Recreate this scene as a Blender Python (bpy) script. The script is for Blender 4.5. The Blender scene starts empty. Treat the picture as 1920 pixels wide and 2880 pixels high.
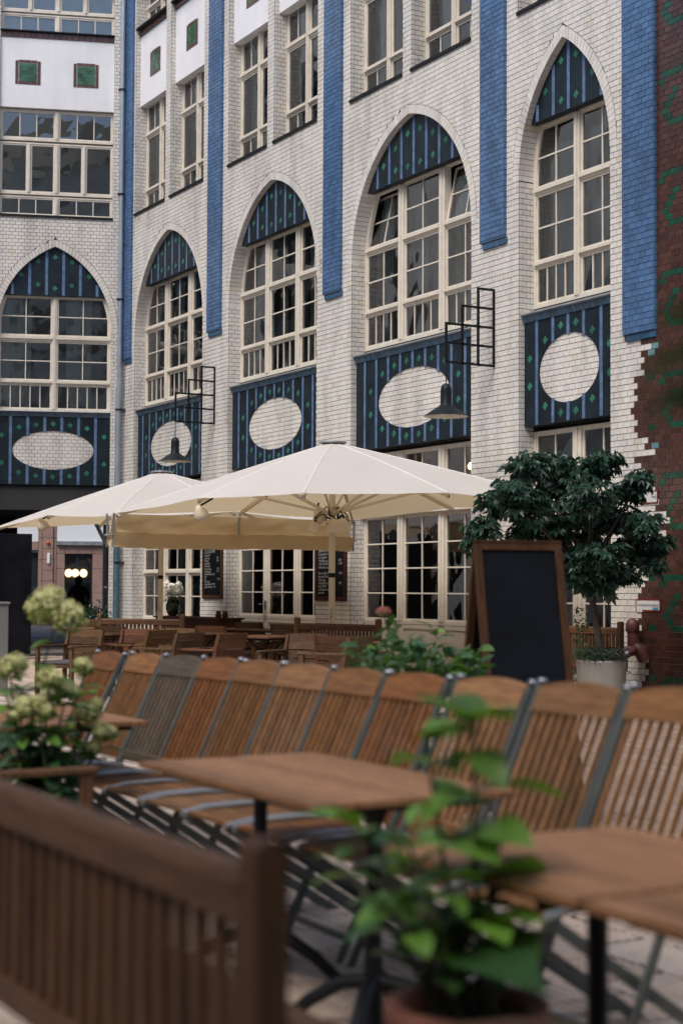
import bpy, math, random
from math import sin, cos, pi, radians, sqrt, acos
from mathutils import Vector, Matrix, Euler, noise
random.seed(11)
R = random.random
def U(a, b): return a + (b - a) * random.random()

# ------------------------------------------------------------------ camera
scene = bpy.context.scene
FPX = 4400.0                       # focal length in pixels of a 1920 x 2880 frame (55 mm)
YAW, PITCH, ROLL = radians(-59.84), radians(2.3318), radians(.2825)
CAM = Vector((0, -12.9, 1.34))
fw = Vector((sin(YAW) * cos(PITCH), cos(YAW) * cos(PITCH), sin(PITCH)))
rt = Vector((cos(YAW), -sin(YAW), 0)); up = rt.cross(fw)
rt, up = cos(ROLL) * rt + sin(ROLL) * up, -sin(ROLL) * rt + cos(ROLL) * up
cd = bpy.data.cameras.new('camera'); cam = bpy.data.objects.new('camera', cd)
scene.collection.objects.link(cam); scene.camera = cam
m = Matrix((rt, up, -fw)).transposed().to_4x4(); m.translation = CAM; cam.matrix_world = m
cd.sensor_fit = 'VERTICAL'; cd.sensor_height = 36; cd.sensor_width = 24
cd.lens = 36 * FPX / 2880; cd.shift_y = 38.9 / 2880
cd.clip_start = .05; cd.clip_end = 400
cd.dof.use_dof = True; cd.dof.focus_distance = 23.5; cd.dof.aperture_fstop = 2.0
cd.dof.aperture_blades = 9

# ------------------------------------------------------------------ light
SUN_EL, SUN_AZ = radians(55), Vector((.42, -.9, 0))     # soft sun high over the courtyard, from the south
world = bpy.data.worlds.new('World'); scene.world = world; world.use_nodes = True
wn = world.node_tree.nodes; bg = wn['Background']
sky = wn.new('ShaderNodeTexSky'); sky.sky_type = 'NISHITA'; sky.sun_disc = False
sky.sun_elevation = SUN_EL; sky.sun_rotation = math.atan2(SUN_AZ.x, SUN_AZ.y)
sky.air_density = 1.0; sky.dust_density = 2.0; sky.ozone_density = 1.0
world.node_tree.links.new(sky.outputs[0], bg.inputs[0]); bg.inputs[1].default_value = .13
sl = bpy.data.lights.new('sun', 'SUN'); sl.energy = 1.5; sl.angle = radians(28); sl.color = (1, .95, .88)
sun = bpy.data.objects.new('sun', sl); scene.collection.objects.link(sun)
sd = SUN_AZ.normalized() * cos(SUN_EL) + Vector((0, 0, sin(SUN_EL)))
sun.rotation_euler = sd.to_track_quat('Z', 'Y').to_euler(); sun.location = (-15, -10, 30)
vs = scene.view_settings; vs.view_transform = 'Standard'; vs.look = 'None'; vs.gamma = 1; vs.exposure = .70
vs.use_curve_mapping = False
scene.cycles.max_bounces = 8; scene.cycles.transparent_max_bounces = 16

# ------------------------------------------------------------------ helpers
COL = scene.collection
ROOT = {}
def proj(p):
    v = Vector(p) - CAM; z = v.dot(fw)
    return 960 + FPX * v.dot(rt) / z, 1478.9 - FPX * v.dot(up) / z, z
def at(x, y, depth): return CAM + depth * (fw + rt * (x - 960) / FPX - up * (y - 1478.9) / FPX)

class MB:
    """collects faces, builds ONE mesh object"""
    def __init__(s): s.v = []; s.f = []; s.c = []; s.col = (1, 1, 1)
    def face(s, pts, col=None):
        i = len(s.v); s.v += [tuple(p) for p in pts]; s.f.append(tuple(range(i, i + len(pts)))); s.c.append(col or s.col)
    def grid(s, rows, closed=False, col=None):
        i = len(s.v); n = len(rows[0])
        for r in rows: s.v += [tuple(p) for p in r]
        for a in range(len(rows) - 1):
            for b in range(n if closed else n - 1):
                b2 = (b + 1) % n
                s.f.append((i + a * n + b, i + a * n + b2, i + (a + 1) * n + b2, i + (a + 1) * n + b)); s.c.append(col or s.col)
    def hexa(s, p, col=None):
        i = len(s.v); s.v += [tuple(q) for q in p]
        for q in ((0, 3, 2, 1), (4, 5, 6, 7), (0, 1, 5, 4), (1, 2, 6, 5), (2, 3, 7, 6), (3, 0, 4, 7)):
            s.f.append(tuple(i + k for k in q)); s.c.append(col or s.col)
    def box(s, x0, x1, y0, y1, z0, z1, col=None):
        s.hexa([(x0, y0, z0), (x1, y0, z0), (x1, y1, z0), (x0, y1, z0), (x0, y0, z1), (x1, y0, z1), (x1, y1, z1), (x0, y1, z1)], col)
    def beam(s, a, b, w, h, upv=(0, 0, 1), col=None):
        a, b = Vector(a), Vector(b); d = (b - a).normalized(); u = Vector(upv)
        x = d.cross(u); x = x.normalized() if x.length > 1e-5 else Vector((1, 0, 0)); y = x.cross(d)
        x *= w / 2; y *= h / 2
        s.hexa([a - x - y, a + x - y, a + x + y, a - x + y, b - x - y, b + x - y, b + x + y, b - x + y], col)
    def tube(s, path, r, n=8, cap=True, col=None):
        path = [Vector(p) for p in path]; rr = r if isinstance(r, (list, tuple)) else [r] * len(path)
        rows = []; x = None
        for k, p in enumerate(path):
            d = (path[min(k + 1, len(path) - 1)] - path[max(k - 1, 0)]).normalized()
            if x is None: x = d.orthogonal().normalized()
            else:
                x = x - d * x.dot(d); x = x.normalized() if x.length > 1e-6 else d.orthogonal().normalized()
            y = d.cross(x)
            rows.append([p + rr[k] * (cos(2 * pi * q / n) * x + sin(2 * pi * q / n) * y) for q in range(n)])
        s.grid(rows, True, col)
        if cap: s.face(rows[0][::-1], col); s.face(rows[-1], col)
    def lathe(s, prof, n=20, c=(0, 0, 0), col=None):
        s.grid([[(c[0] + r * cos(2 * pi * q / n), c[1] + r * sin(2 * pi * q / n), c[2] + z) for q in range(n)] for r, z in prof], True, col)
    def mesh(s, name, smooth=False, weld=False):
        me = bpy.data.meshes.new(name); me.from_pydata(s.v, [], s.f)
        ca = me.color_attributes.new('Col', 'FLOAT_COLOR', 'CORNER'); d = []
        for f, c in zip(s.f, s.c): d += [c[0], c[1], c[2], 1.0] * len(f)
        ca.data.foreach_set('color', d)
        if smooth: me.polygons.foreach_set('use_smooth', [True] * len(s.f))
        me.update(); return me
    def build(s, name, mat, parent=None, smooth=False, bevel=0):
        return obj(name, s.mesh(name, smooth), mat, parent, bevel)
def obj(name, me, mat, parent=None, bevel=0):
    if not me.materials: me.materials.append(mat)
    o = bpy.data.objects.new(name, me); COL.objects.link(o); setpar(o, parent)
    if bevel:
        b = o.modifiers.new('bevel', 'BEVEL'); b.width = bevel; b.segments = 2; b.limit_method = 'ANGLE'; b.angle_limit = .8
    return o
def setpar(o, p):
    if p is None: return
    o.parent = p
    if p in ROOT: o.matrix_parent_inverse = ROOT[p]
def tag(o, label, cat, group=None):
    o['label'] = label; o['category'] = cat
    if group: o['group'] = group
    return o
def thing(name, label, cat, loc=(0, 0, 0), rz=0, group=None, world=False):
    o = bpy.data.objects.new(name, None); COL.objects.link(o); o.location = loc; o.rotation_euler = (0, 0, rz)
    o.empty_display_size = .2
    if world: ROOT[o] = Matrix.Translation(Vector(loc)).inverted()
    return tag(o, label, cat, group)
def kind(o, k): o['kind'] = k; return o
def copy_tree(o, parent=None, color=None):
    c = o.copy(); COL.objects.link(c); c.parent = parent
    if color: c.color = color
    for ch in list(o.children):
        if ch is not c: copy_tree(ch, c, color)
    return c
def paint(o, color):
    o.color = color
    for ch in o.children: paint(ch, color)

# ------------------------------------------------------------------ materials
M = {}
def mat(name, color=(.5, .5, .5), rough=.6, metal=0, var=.15, vscale=3.0, bump=0, bscale=40, attr=False, objcol=False, stretch=None, spec=.5, dirt=0, rnd=0):
    ma = bpy.data.materials.new(name); ma.use_nodes = True; nt = ma.node_tree; N = nt.nodes; L = nt.links
    b = N['Principled BSDF']; b.inputs['Roughness'].default_value = rough; b.inputs['Metallic'].default_value = metal
    b.inputs['Specular IOR Level'].default_value = spec
    tc = N.new('ShaderNodeTexCoord'); mp = N.new('ShaderNodeMapping'); L.new(tc.outputs['Object'], mp.inputs[0])
    if stretch: mp.inputs['Scale'].default_value = stretch
    if attr:
        a = N.new('ShaderNodeAttribute'); a.attribute_name = 'Col'; src = a.outputs['Color']
    elif objcol:
        a = N.new('ShaderNodeObjectInfo'); src = a.outputs['Color']
    else:
        a = N.new('ShaderNodeRGB'); a.outputs[0].default_value = (*color, 1); src = a.outputs[0]
    nz = N.new('ShaderNodeTexNoise'); nz.inputs['Scale'].default_value = vscale; nz.inputs['Detail'].default_value = 6
    L.new(mp.outputs[0], nz.inputs['Vector'])
    mr = N.new('ShaderNodeMapRange'); mr.inputs[1].default_value = .3; mr.inputs[2].default_value = .7
    mr.inputs[3].default_value = 1 - var; mr.inputs[4].default_value = 1 + var; L.new(nz.outputs[0], mr.inputs[0])
    v = mr.outputs[0]
    def mul(x, y):
        q = N.new('ShaderNodeMath'); q.operation = 'MULTIPLY'; L.new(x, q.inputs[0]); L.new(y, q.inputs[1]); return q.outputs[0]
    if rnd:
        oi = N.new('ShaderNodeObjectInfo'); r2 = N.new('ShaderNodeMapRange'); r2.inputs[3].default_value = 1 - rnd; r2.inputs[4].default_value = 1 + rnd
        L.new(oi.outputs['Random'], r2.inputs[0]); v = mul(v, r2.outputs[0])
    if dirt:
        n2 = N.new('ShaderNodeTexNoise'); n2.inputs['Scale'].default_value = .9; n2.inputs['Detail'].default_value = 10; n2.inputs['Roughness'].default_value = .66
        ge = N.new('ShaderNodeNewGeometry'); m2 = N.new('ShaderNodeMapping'); m2.inputs['Scale'].default_value = (3.0, 3.0, .55)
        L.new(ge.outputs['Position'], m2.inputs[0]); L.new(m2.outputs[0], n2.inputs['Vector'])
        r3 = N.new('ShaderNodeMapRange'); r3.inputs[1].default_value = .44; r3.inputs[2].default_value = .74
        r3.inputs[3].default_value = 1.0; r3.inputs[4].default_value = 1 - dirt; L.new(n2.outputs[0], r3.inputs[0]); v = mul(v, r3.outputs[0])
    mx = N.new('ShaderNodeVectorMath'); mx.operation = 'SCALE'; L.new(src, mx.inputs[0]); L.new(v, mx.inputs['Scale'])
    L.new(mx.outputs[0], b.inputs['Base Color'])
    if bump:
        nb = N.new('ShaderNodeTexNoise'); nb.inputs['Scale'].default_value = bscale; nb.inputs['Detail'].default_value = 4; L.new(mp.outputs[0], nb.inputs['Vector'])
        bp = N.new('ShaderNodeBump'); bp.inputs['Strength'].default_value = bump; bp.inputs['Distance'].default_value = .01
        L.new(nb.outputs[0], bp.inputs['Height']); L.new(bp.outputs[0], b.inputs['Normal'])
    M[name] = ma; return ma
mat('glazed', attr=True, rough=.2, var=.06, vscale=14, bump=.06, bscale=18, dirt=.34)
mat('mortar', (.062, .055, .048), .95, var=.25); mat('mortar_blue', (.05, .10, .18), .9, var=.2)
mat('mortar_pale', (.24, .2, .18), .9, var=.25)
mat('plaster', (.80, .79, .80), .8, var=.05, vscale=1.2, bump=.15, bscale=30, dirt=.1)
mat('frame', (.70, .635, .535), .45, var=.07, vscale=8, dirt=.1)
mat('navy', (.0095, .018, .0255), .42, var=.4, vscale=5, bump=.1, bscale=12, dirt=.25, spec=.28)
mat('stripe_blue', (.10, .165, .285), .4, var=.3, vscale=9, spec=.3)
mat('diamond_green', (.026, .145, .10), .4, var=.2, rnd=.25, spec=.3)
mat('zinc', (.13, .16, .19), .5, .3, var=.2)
mat('zinc_cap', (.30, .31, .32), .5, .4, var=.25, vscale=6)
mat('tiles', attr=True, rough=.3, var=.12, vscale=10)
mat('pipe', (.34, .39, .45), .45, .5, var=.12, vscale=4)
mat('pipe_blue', (.07, .13, .17), .5, .1, var=.3, vscale=8)
mat('black_metal', (.009, .011, .014), .5, .0, var=.2, spec=.25)
mat('lamp_body', (.007, .012, .015), .5, .0, var=.1, spec=.25)
mat('lamp_inside', (.62, .56, .45), .5, var=.05)
mat('interior', (.36, .34, .31), .9, var=.3, vscale=.8)
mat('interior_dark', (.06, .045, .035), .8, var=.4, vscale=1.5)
mat('curtain', (.56, .60, .57), .9, var=.1); mat('blind', (.78, .82, .86), .9, var=.1)
mat('canvas_white', (.8, .8, .8))
mat('pole_cream', (.66, .58, .44), .45, var=.06)
mat('steel', (.45, .46, .48), .3, .9, var=.1)
mat('teak', objcol=True, rough=.6, var=.3, vscale=6, stretch=(9, 9, 1.2), rnd=.2, bump=.12, bscale=30, spec=.16)
mat('teak_x', objcol=True, rough=.55, var=.3, vscale=6, stretch=(1.2, 14, 9), rnd=.22, bump=.12, bscale=30, spec=.2)
mat('stile_grey', (.075, .082, .075), .5, 0, var=.25, vscale=8)
mat('seat_grey', (.33, .32, .30), .35, .6, var=.15)
mat('cushion', (.10, .085, .09), .9, var=.2)
mat('iron', (.006, .007, .009), .5, 0, var=.2, spec=.25)
mat('slate', (.005, .006, .009), .7, var=.6, vscale=2.5, spec=.12)
mat('board_wood', (.062, .026, .011), .6, spec=.2, var=.35, vscale=5, stretch=(6, 6, 1))
mat('board_dark', (.045, .015, .009), .6, spec=.2, var=.3, vscale=5)
mat('chalk', (.34, .34, .33), .95, var=.2, vscale=90)
mat('terracotta', (.15, .052, .032), .8, var=.25, vscale=7)
mat('white_pot', (.24, .225, .20), .7, var=.12, vscale=3, dirt=.25)
mat('soil', (.02, .014, .01), .95, var=.4, vscale=30)
mat('leaf_dark', (.024, .058, .045), .4, var=.35, vscale=6, rnd=.4)
mat('leaf_green', (.045, .125, .035), .45, var=.35, vscale=9, rnd=.5)
mat('leaf_bright', (.11, .25, .03), .45, var=.3, vscale=9, rnd=.4)
mat('bloom_lime', attr=True, rough=.7, var=.2, vscale=30)
mat('stem', (.05, .06, .025), .7, var=.3)
mat('bark', (.05, .04, .032), .85, var=.4, vscale=8, bump=.4)
mat('red_pink', (.10, .03, .026), .5, var=.25, vscale=9)
mat('pink_stone', (.36, .22, .18), .7, var=.12, vscale=2, bump=.1)
mat('white_panel', (.85, .85, .85), .5, var=.02)
mat('dark_frame', (.02, .026, .03), .4, var=.2)
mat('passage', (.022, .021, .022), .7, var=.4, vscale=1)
mat('paver', attr=True, rough=.85, var=.16, vscale=18, bump=.35, bscale=60)
mat('ground', (.12, .10, .09), .95, var=.3, vscale=1.5)
mat('asphalt', (.05, .05, .05), .9, var=.2)
mat('render', (.66, .64, .60), .9, var=.15, vscale=.6)
mat('roof_tile', (.05, .075, .06), .6, var=.3, vscale=4)
mat('vase', (.012, .02, .014), .15, var=.2)
mat('skin', (.35, .2, .14), .6, var=.05)
mat('dark_cloth', (.012, .012, .014), .9, var=.3)
mat('sign_white', (.62, .62, .60), .4, var=.1, vscale=12)
mat('sign_red', (.16, .012, .014), .4, var=.1)
mat('sticker', (.05, .25, .38), .5)
mat('yellow', (.55, .42, .04), .9, var=.1)
mat('cloth_pale', (.55, .58, .62), .9, var=.08)
mat('grey_box', (.16, .16, .15), .7, var=.1)
mat('orange', (.6, .1, .01), .5)
def special(name, build):
    ma = bpy.data.materials.new(name); ma.use_nodes = True; nt = ma.node_tree; N = nt.nodes; L = nt.links
    N.remove(N['Principled BSDF']); out = N['Material Output']; L.new(build(N, L), out.inputs[0]); M[name] = ma
def glass(N, L, ior=2.15, tint=(.86, .92, .90), wob=.009):
    g = N.new('ShaderNodeBsdfGlossy'); g.inputs['Roughness'].default_value = .0; g.inputs['Color'].default_value = (.95, .97, 1, 1)
    t = N.new('ShaderNodeBsdfTransparent'); t.inputs[0].default_value = (*tint, 1)
    fr = N.new('ShaderNodeFresnel'); fr.inputs['IOR'].default_value = ior
    ge = N.new('ShaderNodeNewGeometry'); nz = N.new('ShaderNodeTexNoise'); nz.inputs['Scale'].default_value = 2.2; nz.inputs['Detail'].default_value = 1
    L.new(ge.outputs['Position'], nz.inputs['Vector']); bp = N.new('ShaderNodeBump'); bp.inputs['Strength'].default_value = 1; bp.inputs['Distance'].default_value = wob
    L.new(nz.outputs[0], bp.inputs['Height']); L.new(bp.outputs[0], g.inputs['Normal'])
    mx = N.new('ShaderNodeMixShader'); L.new(fr.outputs[0], mx.inputs[0]); L.new(t.outputs[0], mx.inputs[1]); L.new(g.outputs[0], mx.inputs[2]); return mx.outputs[0]
special('glass', glass)
special('glass_clear', lambda N, L: glass(N, L, 1.45, (.93, .96, .96), 0.0))
def canvas(N, L, col=(.80, .77, .735), tr=(.84, .67, .41), f=.37):
    d = N.new('ShaderNodeBsdfDiffuse'); t = N.new('ShaderNodeBsdfTranslucent'); t.inputs[0].default_value = (*tr, 1)
    ge = N.new('ShaderNodeNewGeometry'); nz = N.new('ShaderNodeTexNoise'); nz.inputs['Scale'].default_value = 1.1; nz.inputs['Detail'].default_value = 7
    L.new(ge.outputs['Position'], nz.inputs['Vector']); mr = N.new('ShaderNodeMapRange'); mr.inputs[3].default_value = .88; mr.inputs[4].default_value = 1.06
    L.new(nz.outputs[0], mr.inputs[0]); vm = N.new('ShaderNodeVectorMath'); vm.operation = 'SCALE'; vm.inputs[0].default_value = col
    L.new(mr.outputs[0], vm.inputs['Scale']); L.new(vm.outputs[0], d.inputs[0])
    mx = N.new('ShaderNodeMixShader'); mx.inputs[0].default_value = f; L.new(d.outputs[0], mx.inputs[1]); L.new(t.outputs[0], mx.inputs[2]); return mx.outputs[0]
special('canvas', canvas); special('canvas_beige', lambda N, L: canvas(N, L, (.68, .56, .38), (.70, .53, .28), .36)); mat('hem', (.84, .82, .78), .9, var=.03)
def emit(col, s):
    def f(N, L):
        e = N.new('ShaderNodeEmission'); e.inputs[0].default_value = (*col, 1); e.inputs[1].default_value = s; return e.outputs[0]
    return f
special('bulb', emit((1, .55, .2), 9)); special('globe', emit((1, .74, .38), 1.6))
def leafy(name, col, tr, rough, var):
    ma = mat(name, col, rough, var=var, vscale=8, rnd=.45); nt = ma.node_tree; N = nt.nodes; L = nt.links
    b = N['Principled BSDF']; t = N.new('ShaderNodeBsdfTranslucent'); t.inputs[0].default_value = (*tr, 1)
    mx = N.new('ShaderNodeMixShader'); mx.inputs[0].default_value = .25; L.new(b.outputs[0], mx.inputs[1]); L.new(t.outputs[0], mx.inputs[2]); L.new(mx.outputs[0], N['Material Output'].inputs[0])
leafy('leaf_green', (.034, .092, .026), (.10, .22, .025), .45, .4)
leafy('leaf_bright', (.10, .21, .028), (.22, .40, .03), .45, .35)
leafy('leaf_dark', (.028, .066, .047), (.05, .12, .05), .36, .45)
# ------------------------------------------------------------------ setting
class Plane:
    def __init__(s, O, Ud, Nd): s.O = Vector(O); s.U = Vector(Ud); s.N = Vector(Nd)
    def P(s, u, z, d=0): return s.O + s.U * u + s.N * d + Vector((0, 0, z))
MAIN = Plane((0, 0, 0), (1, 0, 0), (0, -1, 0))
LA = radians(69.33)
LEFT = Plane((-31.6, 0, 0), (cos(LA), sin(LA), 0), (sin(LA), -cos(LA), 0))
def pbox(mb, pl, u0, u1, z0, z1, d0, d1, col=None):
    a = pl.P
    mb.hexa([a(u0, z0, d1), a(u1, z0, d1), a(u1, z0, d0), a(u0, z0, d0), a(u0, z1, d1), a(u1, z1, d1), a(u1, z1, d0), a(u0, z1, d0)], col)

g = MB(); g.face([(-150, -150, -.02), (150, -150, -.02), (150, 150, -.02), (-150, 150, -.02)])
kind(g.build('ground', M['ground']), 'structure')

# paving of the courtyard: pale ribbed clay slabs with dark joints
S = .30; slabs = []
bed = MB(); bed.box(-31, 3.9, -23, -.02, -.015, 0)
pav = kind(bed.build('courtyard_paving', M['soil']), 'structure')
cand = []
for i in range(-98, 12):
    for j in range(-75, -1):
        x, y = (i + .5 * (j % 2)) * S, j * S
        px, py, z = proj((x, y, 0))
        if z < 1.5 or not (-250 < px < 2170 and py < 3100): 
            if z < 0 or abs(px) > 6000: continue
        cand.append((z if (-60 < px < 1980 and 1650 < py < 2900) else 99 + z, x, y))
cand.sort(); tones = [(.52, .40, .31), (.48, .37, .29), (.55, .44, .35), (.45, .345, .27), (.50, .40, .32)]
variants = []
for t in tones:
    b = MB(); b.col = t; h = S / 2 - .004
    for r in range(6):                                   # six raised ribs
        y0 = -h + r * 2 * h / 6; y1 = y0 + 2 * h / 6 - .006
        b.grid([[(-h, y0, 0), (-h, y0 + .004, .010), (-h, y1 - .004, .010), (-h, y1, 0)], [(h, y0, 0), (h, y0 + .004, .010), (h, y1 - .004, .010), (h, y1, 0)]])
    variants.append(b.mesh('paving_slab'))
rest = MB()
for n, (k, x, y) in enumerate(cand):
    if n < 300:
        o = obj('paving_slab', random.choice(variants), M['paver'], pav); o.location = (x, y, U(.0005, .003)); o.rotation_euler = (U(-.006, .006), U(-.006, .006), pi / 2 * (n % 2))
    elif n < 5200:
        c = random.choice(tones); h = S / 2 - .004; z = U(.009, .012)
        rest.grid([[(x - h, y - h, 0), (x - h, y + h, 0)], [(x - h + .004, y - h + .004, z), (x - h + .004, y + h - .004, z)], [(x + h - .004, y - h + .004, z), (x + h - .004, y + h - .004, z)], [(x + h, y - h, 0), (x + h, y + h, 0)]], col=c)
kind(rest.build('paving_slab_field', M['paver'], pav), 'stuff')

# ------------------------------------------------------------------ bricks
CH, BL, J = .077, .1285, .006
def shade(base, lo=.86, hi=1.06):
    k = U(lo, hi); return tuple(c * k * U(.98, 1.02) for c in base)
WHITE = (.735, .695, .64); BLUE = (.078, .158, .305); BROWN = (.082, .034, .024); GREEN = (.008, .062, .033); TEAL = (.13, .27, .29)
def white():
    r = R()
    if r < .025: return shade((.68, .61, .50), .95, 1.03)
    if r < .05: return shade((.66, .63, .59), .95, 1.02)
    return shade(WHITE, .95, 1.03)
def blue(): return shade(BLUE, .8, 1.15)
def brick_faces(mb, pl, ub0, ub1, ut0, ut1, zb, zt, d, col):
    j = J / 2; e = .0022; t = .006 + U(-.001, .001); s = [U(-.0007, .0007) for _ in range(4)]
    a = pl.P
    o = [a(ub0 + j, zb + j, d), a(ub1 - j, zb + j, d), a(ut1 - j, zt - j, d), a(ut0 + j, zt - j, d)]
    q = [a(ub0 + j + e, zb + j + e, d + t + s[0]), a(ub1 - j - e, zb + j + e, d + t + s[1]), a(ut1 - j - e, zt - j - e, d + t + s[2]), a(ut0 + j + e, zt - j - e, d + t + s[3])]
    i = len(mb.v); mb.v += [tuple(p) for p in o + q]
    for f in ((4, 5, 6, 7), (0, 1, 5, 4), (1, 2, 6, 5), (2, 3, 7, 6), (3, 0, 4, 7)):
        mb.f.append(tuple(i + k for k in f)); mb.c.append(col)
def brick_row(out, pl, k, ivs, d, colf, off=0.0):
    """one course; ivs = [(left_bottom, left_top, right_bottom, right_top)]"""
    zb, zt = k * CH, (k + 1) * CH; sh = off + (BL / 2 if k % 2 else 0)
    for lb, lt, rb, rt_ in ivs:
        a0 = min(lb, lt); a1 = max(rb, rt_); n = math.floor((a0 - sh) / BL)
        while sh + n * BL < a1 - 1e-6:
            u0, u1 = sh + n * BL, sh + (n + 1) * BL; n += 1
            x0b, x0t, x1b, x1t = max(u0, lb), max(u0, lt), min(u1, rb), min(u1, rt_)
            if max(x1b - x0b, x1t - x0t) < .016: continue
            x1b = max(x1b, x0b + .012); x1t = max(x1t, x0t + .012)
            full = abs(x1b - x0b - BL) < .002 and abs(x1t - x0t - BL) < .002
            out.append((pl, x0b, x1b, x0t, x1t, zb, zt, d, colf(u0, k) if colf.__code__.co_argcount == 2 else colf(), full))
def frame_px(b):
    p = b[0].P((b[1] + b[2]) / 2, (b[5] + b[6]) / 2, b[7]); return proj(p)
BV = {}
def lay(bricks, parent, nmax, name='brick'):
    """the nmax largest in view become objects, the rest one mesh"""
    sc = []
    for i, b in enumerate(bricks):
        if not b[9]: continue
        x, y, z = frame_px(b)
        if z > 0 and -5 < x < 1925 and -5 < y < 1800: sc.append((z, i))
    sc.sort(); pick = {i for _, i in sc[:nmax]}
    mb = MB()
    for i, b in enumerate(bricks):
        if i in pick:
            c = tuple(round(v * 70) / 70 if v > .2 else round(v * 250) / 250 for v in b[8])
            c = tuple(max(v, .006) for v in c)
            if c not in BV:
                q = MB(); brick_faces(q, Plane((0, 0, 0), (1, 0, 0), (0, -1, 0)), -BL / 2, BL / 2, -BL / 2, BL / 2, -CH / 2, CH / 2, 0, c); BV[c] = q.mesh(name)
            o = obj(name, BV[c], M['glazed'], parent); pl = b[0]
            o.location = pl.P((b[1] + b[2]) / 2, (b[5] + b[6]) / 2, b[7])
            o.rotation_euler = (U(-.006, .006), 0, math.atan2(pl.U.y, pl.U.x) + U(-.006, .006))
        else: brick_faces(mb, *b[:9])
    kind(mb.build(name + '_field', M['glazed'], parent), 'stuff')
    return mb

class Arch:
    def __init__(s, c, hw, zs, Rr): s.c, s.hw, s.zs, s.R = c, hw, zs, Rr; s.k = Rr - hw; s.apex = zs + sqrt(Rr * Rr - s.k ** 2)
    def w(s, z, t=0.0):
        if z < s.zs: return s.hw
        q = (s.R + t) ** 2 - (z - s.zs) ** 2
        return max(sqrt(q) - s.k, 0) if q > 0 else 0
    def top(s, u, t=0.0):
        x = abs(u - s.c); q = (s.R + t) ** 2 - (x + s.k) ** 2
        return s.zs + sqrt(q) if q > 0 else s.zs
RING = .14
AR = [Arch(-29.33, 1.70, 6.67, 2.07), Arch(-24.77, 1.70, 6.67, 2.07), Arch(-20.20, 1.70, 6.67, 2.07), Arch(-16.385, .97, 7.02, 2.027)]
LAR = [Arch(-1.503, 1.217, 6.9, 1.969), Arch(-4.85, 1.217, 6.9, 1.969)]
UPM = [(a.c - 1.77, a.c - .17) for a in AR[:3]] + [(a.c + .08, a.c + 1.69) for a in AR[:3]] + [(-17.38, -15.42)]
UPL = [(a.c - a.hw, a.c + a.hw) for a in LAR]
SILL, TOPZ = 9.37, 14.4
def cuts(zb, zt, arches, ups, archz0=0.0):
    h = []
    for a in arches:
        if zb < archz0: continue
        t = RING if (zb + zt) / 2 > a.zs else 0
        wb, wt = a.w(zb, t), a.w(zt, t)
        if (zb + zt) / 2 < a.zs: wb = wt = a.hw
        if wb > 0 or wt > 0: h.append((a.c - wb, a.c - wt, a.c + wb, a.c + wt))
    if (zb + zt) / 2 > SILL:
        for u0, u1 in ups: h.append((u0, u0, u1, u1))
    return sorted(h)
def spans(u0, u1, holes):
    out = []; lb = lt = u0
    for a, b, c, d in holes:
        if max(a - lb, b - lt) > .01: out.append((lb, lt, a, b))
        lb, lt = c, d
    if u1 - min(lb, lt) > .01: out.append((lb, lt, u1, u1))
    return out
ROWS = int(TOPZ / CH)
STEP = [4.5, 6, 4.5, 5, 4.5, 5, 3.5, 4, 3.5, 4, 3.5, 3, 3.5, 4, 3.5, 4, 5.5, 5, 6.5, 3.5, 4.5, 5, 5.5, 6, 6.5, 6, 7, 6.5, 8, 8.5, 7, 8, 8.5, 7.5, 6.5, 5.5, 4.5, 5, 5.5, 5, 4.5, 4, 4.5, 5, 4.5, 4, 4.5, 4, 4, 4.5, 5, 5.5, 5, 5.5, 5, 4.5, 4, 5]
JAMB4 = -15.413
def bound(k):
    i = 57 - k
    return -15.13 if i < 0 else JAMB4 + STEP[min(i, len(STEP) - 1)] * BL

bld = thing('courtyard_building', 'white glazed brick building with pointed arches and blue pilasters', 'building', (-23, 2, 0), world=True)
lbl = thing('corner_building', 'white glazed brick building over the dark passage at left', 'building', (-36, -4, 0), world=True)
brw = thing('brown_building', 'dark brown glazed brick building with green bricks at right edge', 'building', (-11, 1, 0), world=True)
bricks, lbricks, bbricks = [], [], []
back, lback, bback = MB(), MB(), MB()
GP = {0: (1, 3, 5, 7), 1: (0,), 3: (4,), 4: (3,), 5: (2,), 6: (1,), 7: (2,), 8: (3, 5, 7)}
def brown(u, k):
    hc = round((u + 14.53) / (BL / 2)); r = (3 - k) % 16
    if 52 <= k <= 57 and U(0, 1) < .02: return shade(TEAL)
    if (k, round((u - JAMB4) / BL * 2)) in ((56, 12), (55, 11), (40, 12)): return shade(TEAL)
    if hc % 10 in GP.get(r, ()) and u > -14.75: return shade(GREEN, .7, 1.3)
    return shade(BROWN, .65, 1.15)
for k in range(ROWS):
    zb, zt = k * CH, (k + 1) * CH; bx = bound(k)
    iv = spans(-31.6, bx, cuts(zb, zt, AR, UPM))
    brick_row(bricks, MAIN, k, iv, 0, white, off=JAMB4)
    for a, b, c, d in iv: back.face([MAIN.P(a, zb), MAIN.P(c, zb), MAIN.P(d, zt), MAIN.P(b, zt)])
    b0 = -14.6 if zb > 4.5 else bx
    brick_row(bbricks, MAIN, k, [(b0, b0, -9.5, -9.5)], 0, brown, off=JAMB4)
    bback.face([MAIN.P(b0, zb, -.001), MAIN.P(-9.5, zb, -.001), MAIN.P(-9.5, zt, -.001), MAIN.P(b0, zt, -.001)])
    if zb > 3.52:
        iv = spans(-9.2, 0, cuts(zb, zt, LAR, UPL))
    else: iv = [(-.28, -.28, 0, 0), (-9.2, -9.2, -6.3, -6.3)]
    brick_row(lbricks, LEFT, k, [q for q in iv if q[2] > -4.0], 0, white, off=.02)
    for a, b, c, d in iv: lback.face([LEFT.P(a, zb), LEFT.P(c, zb), LEFT.P(d, zt), LEFT.P(b, zt)])
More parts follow.
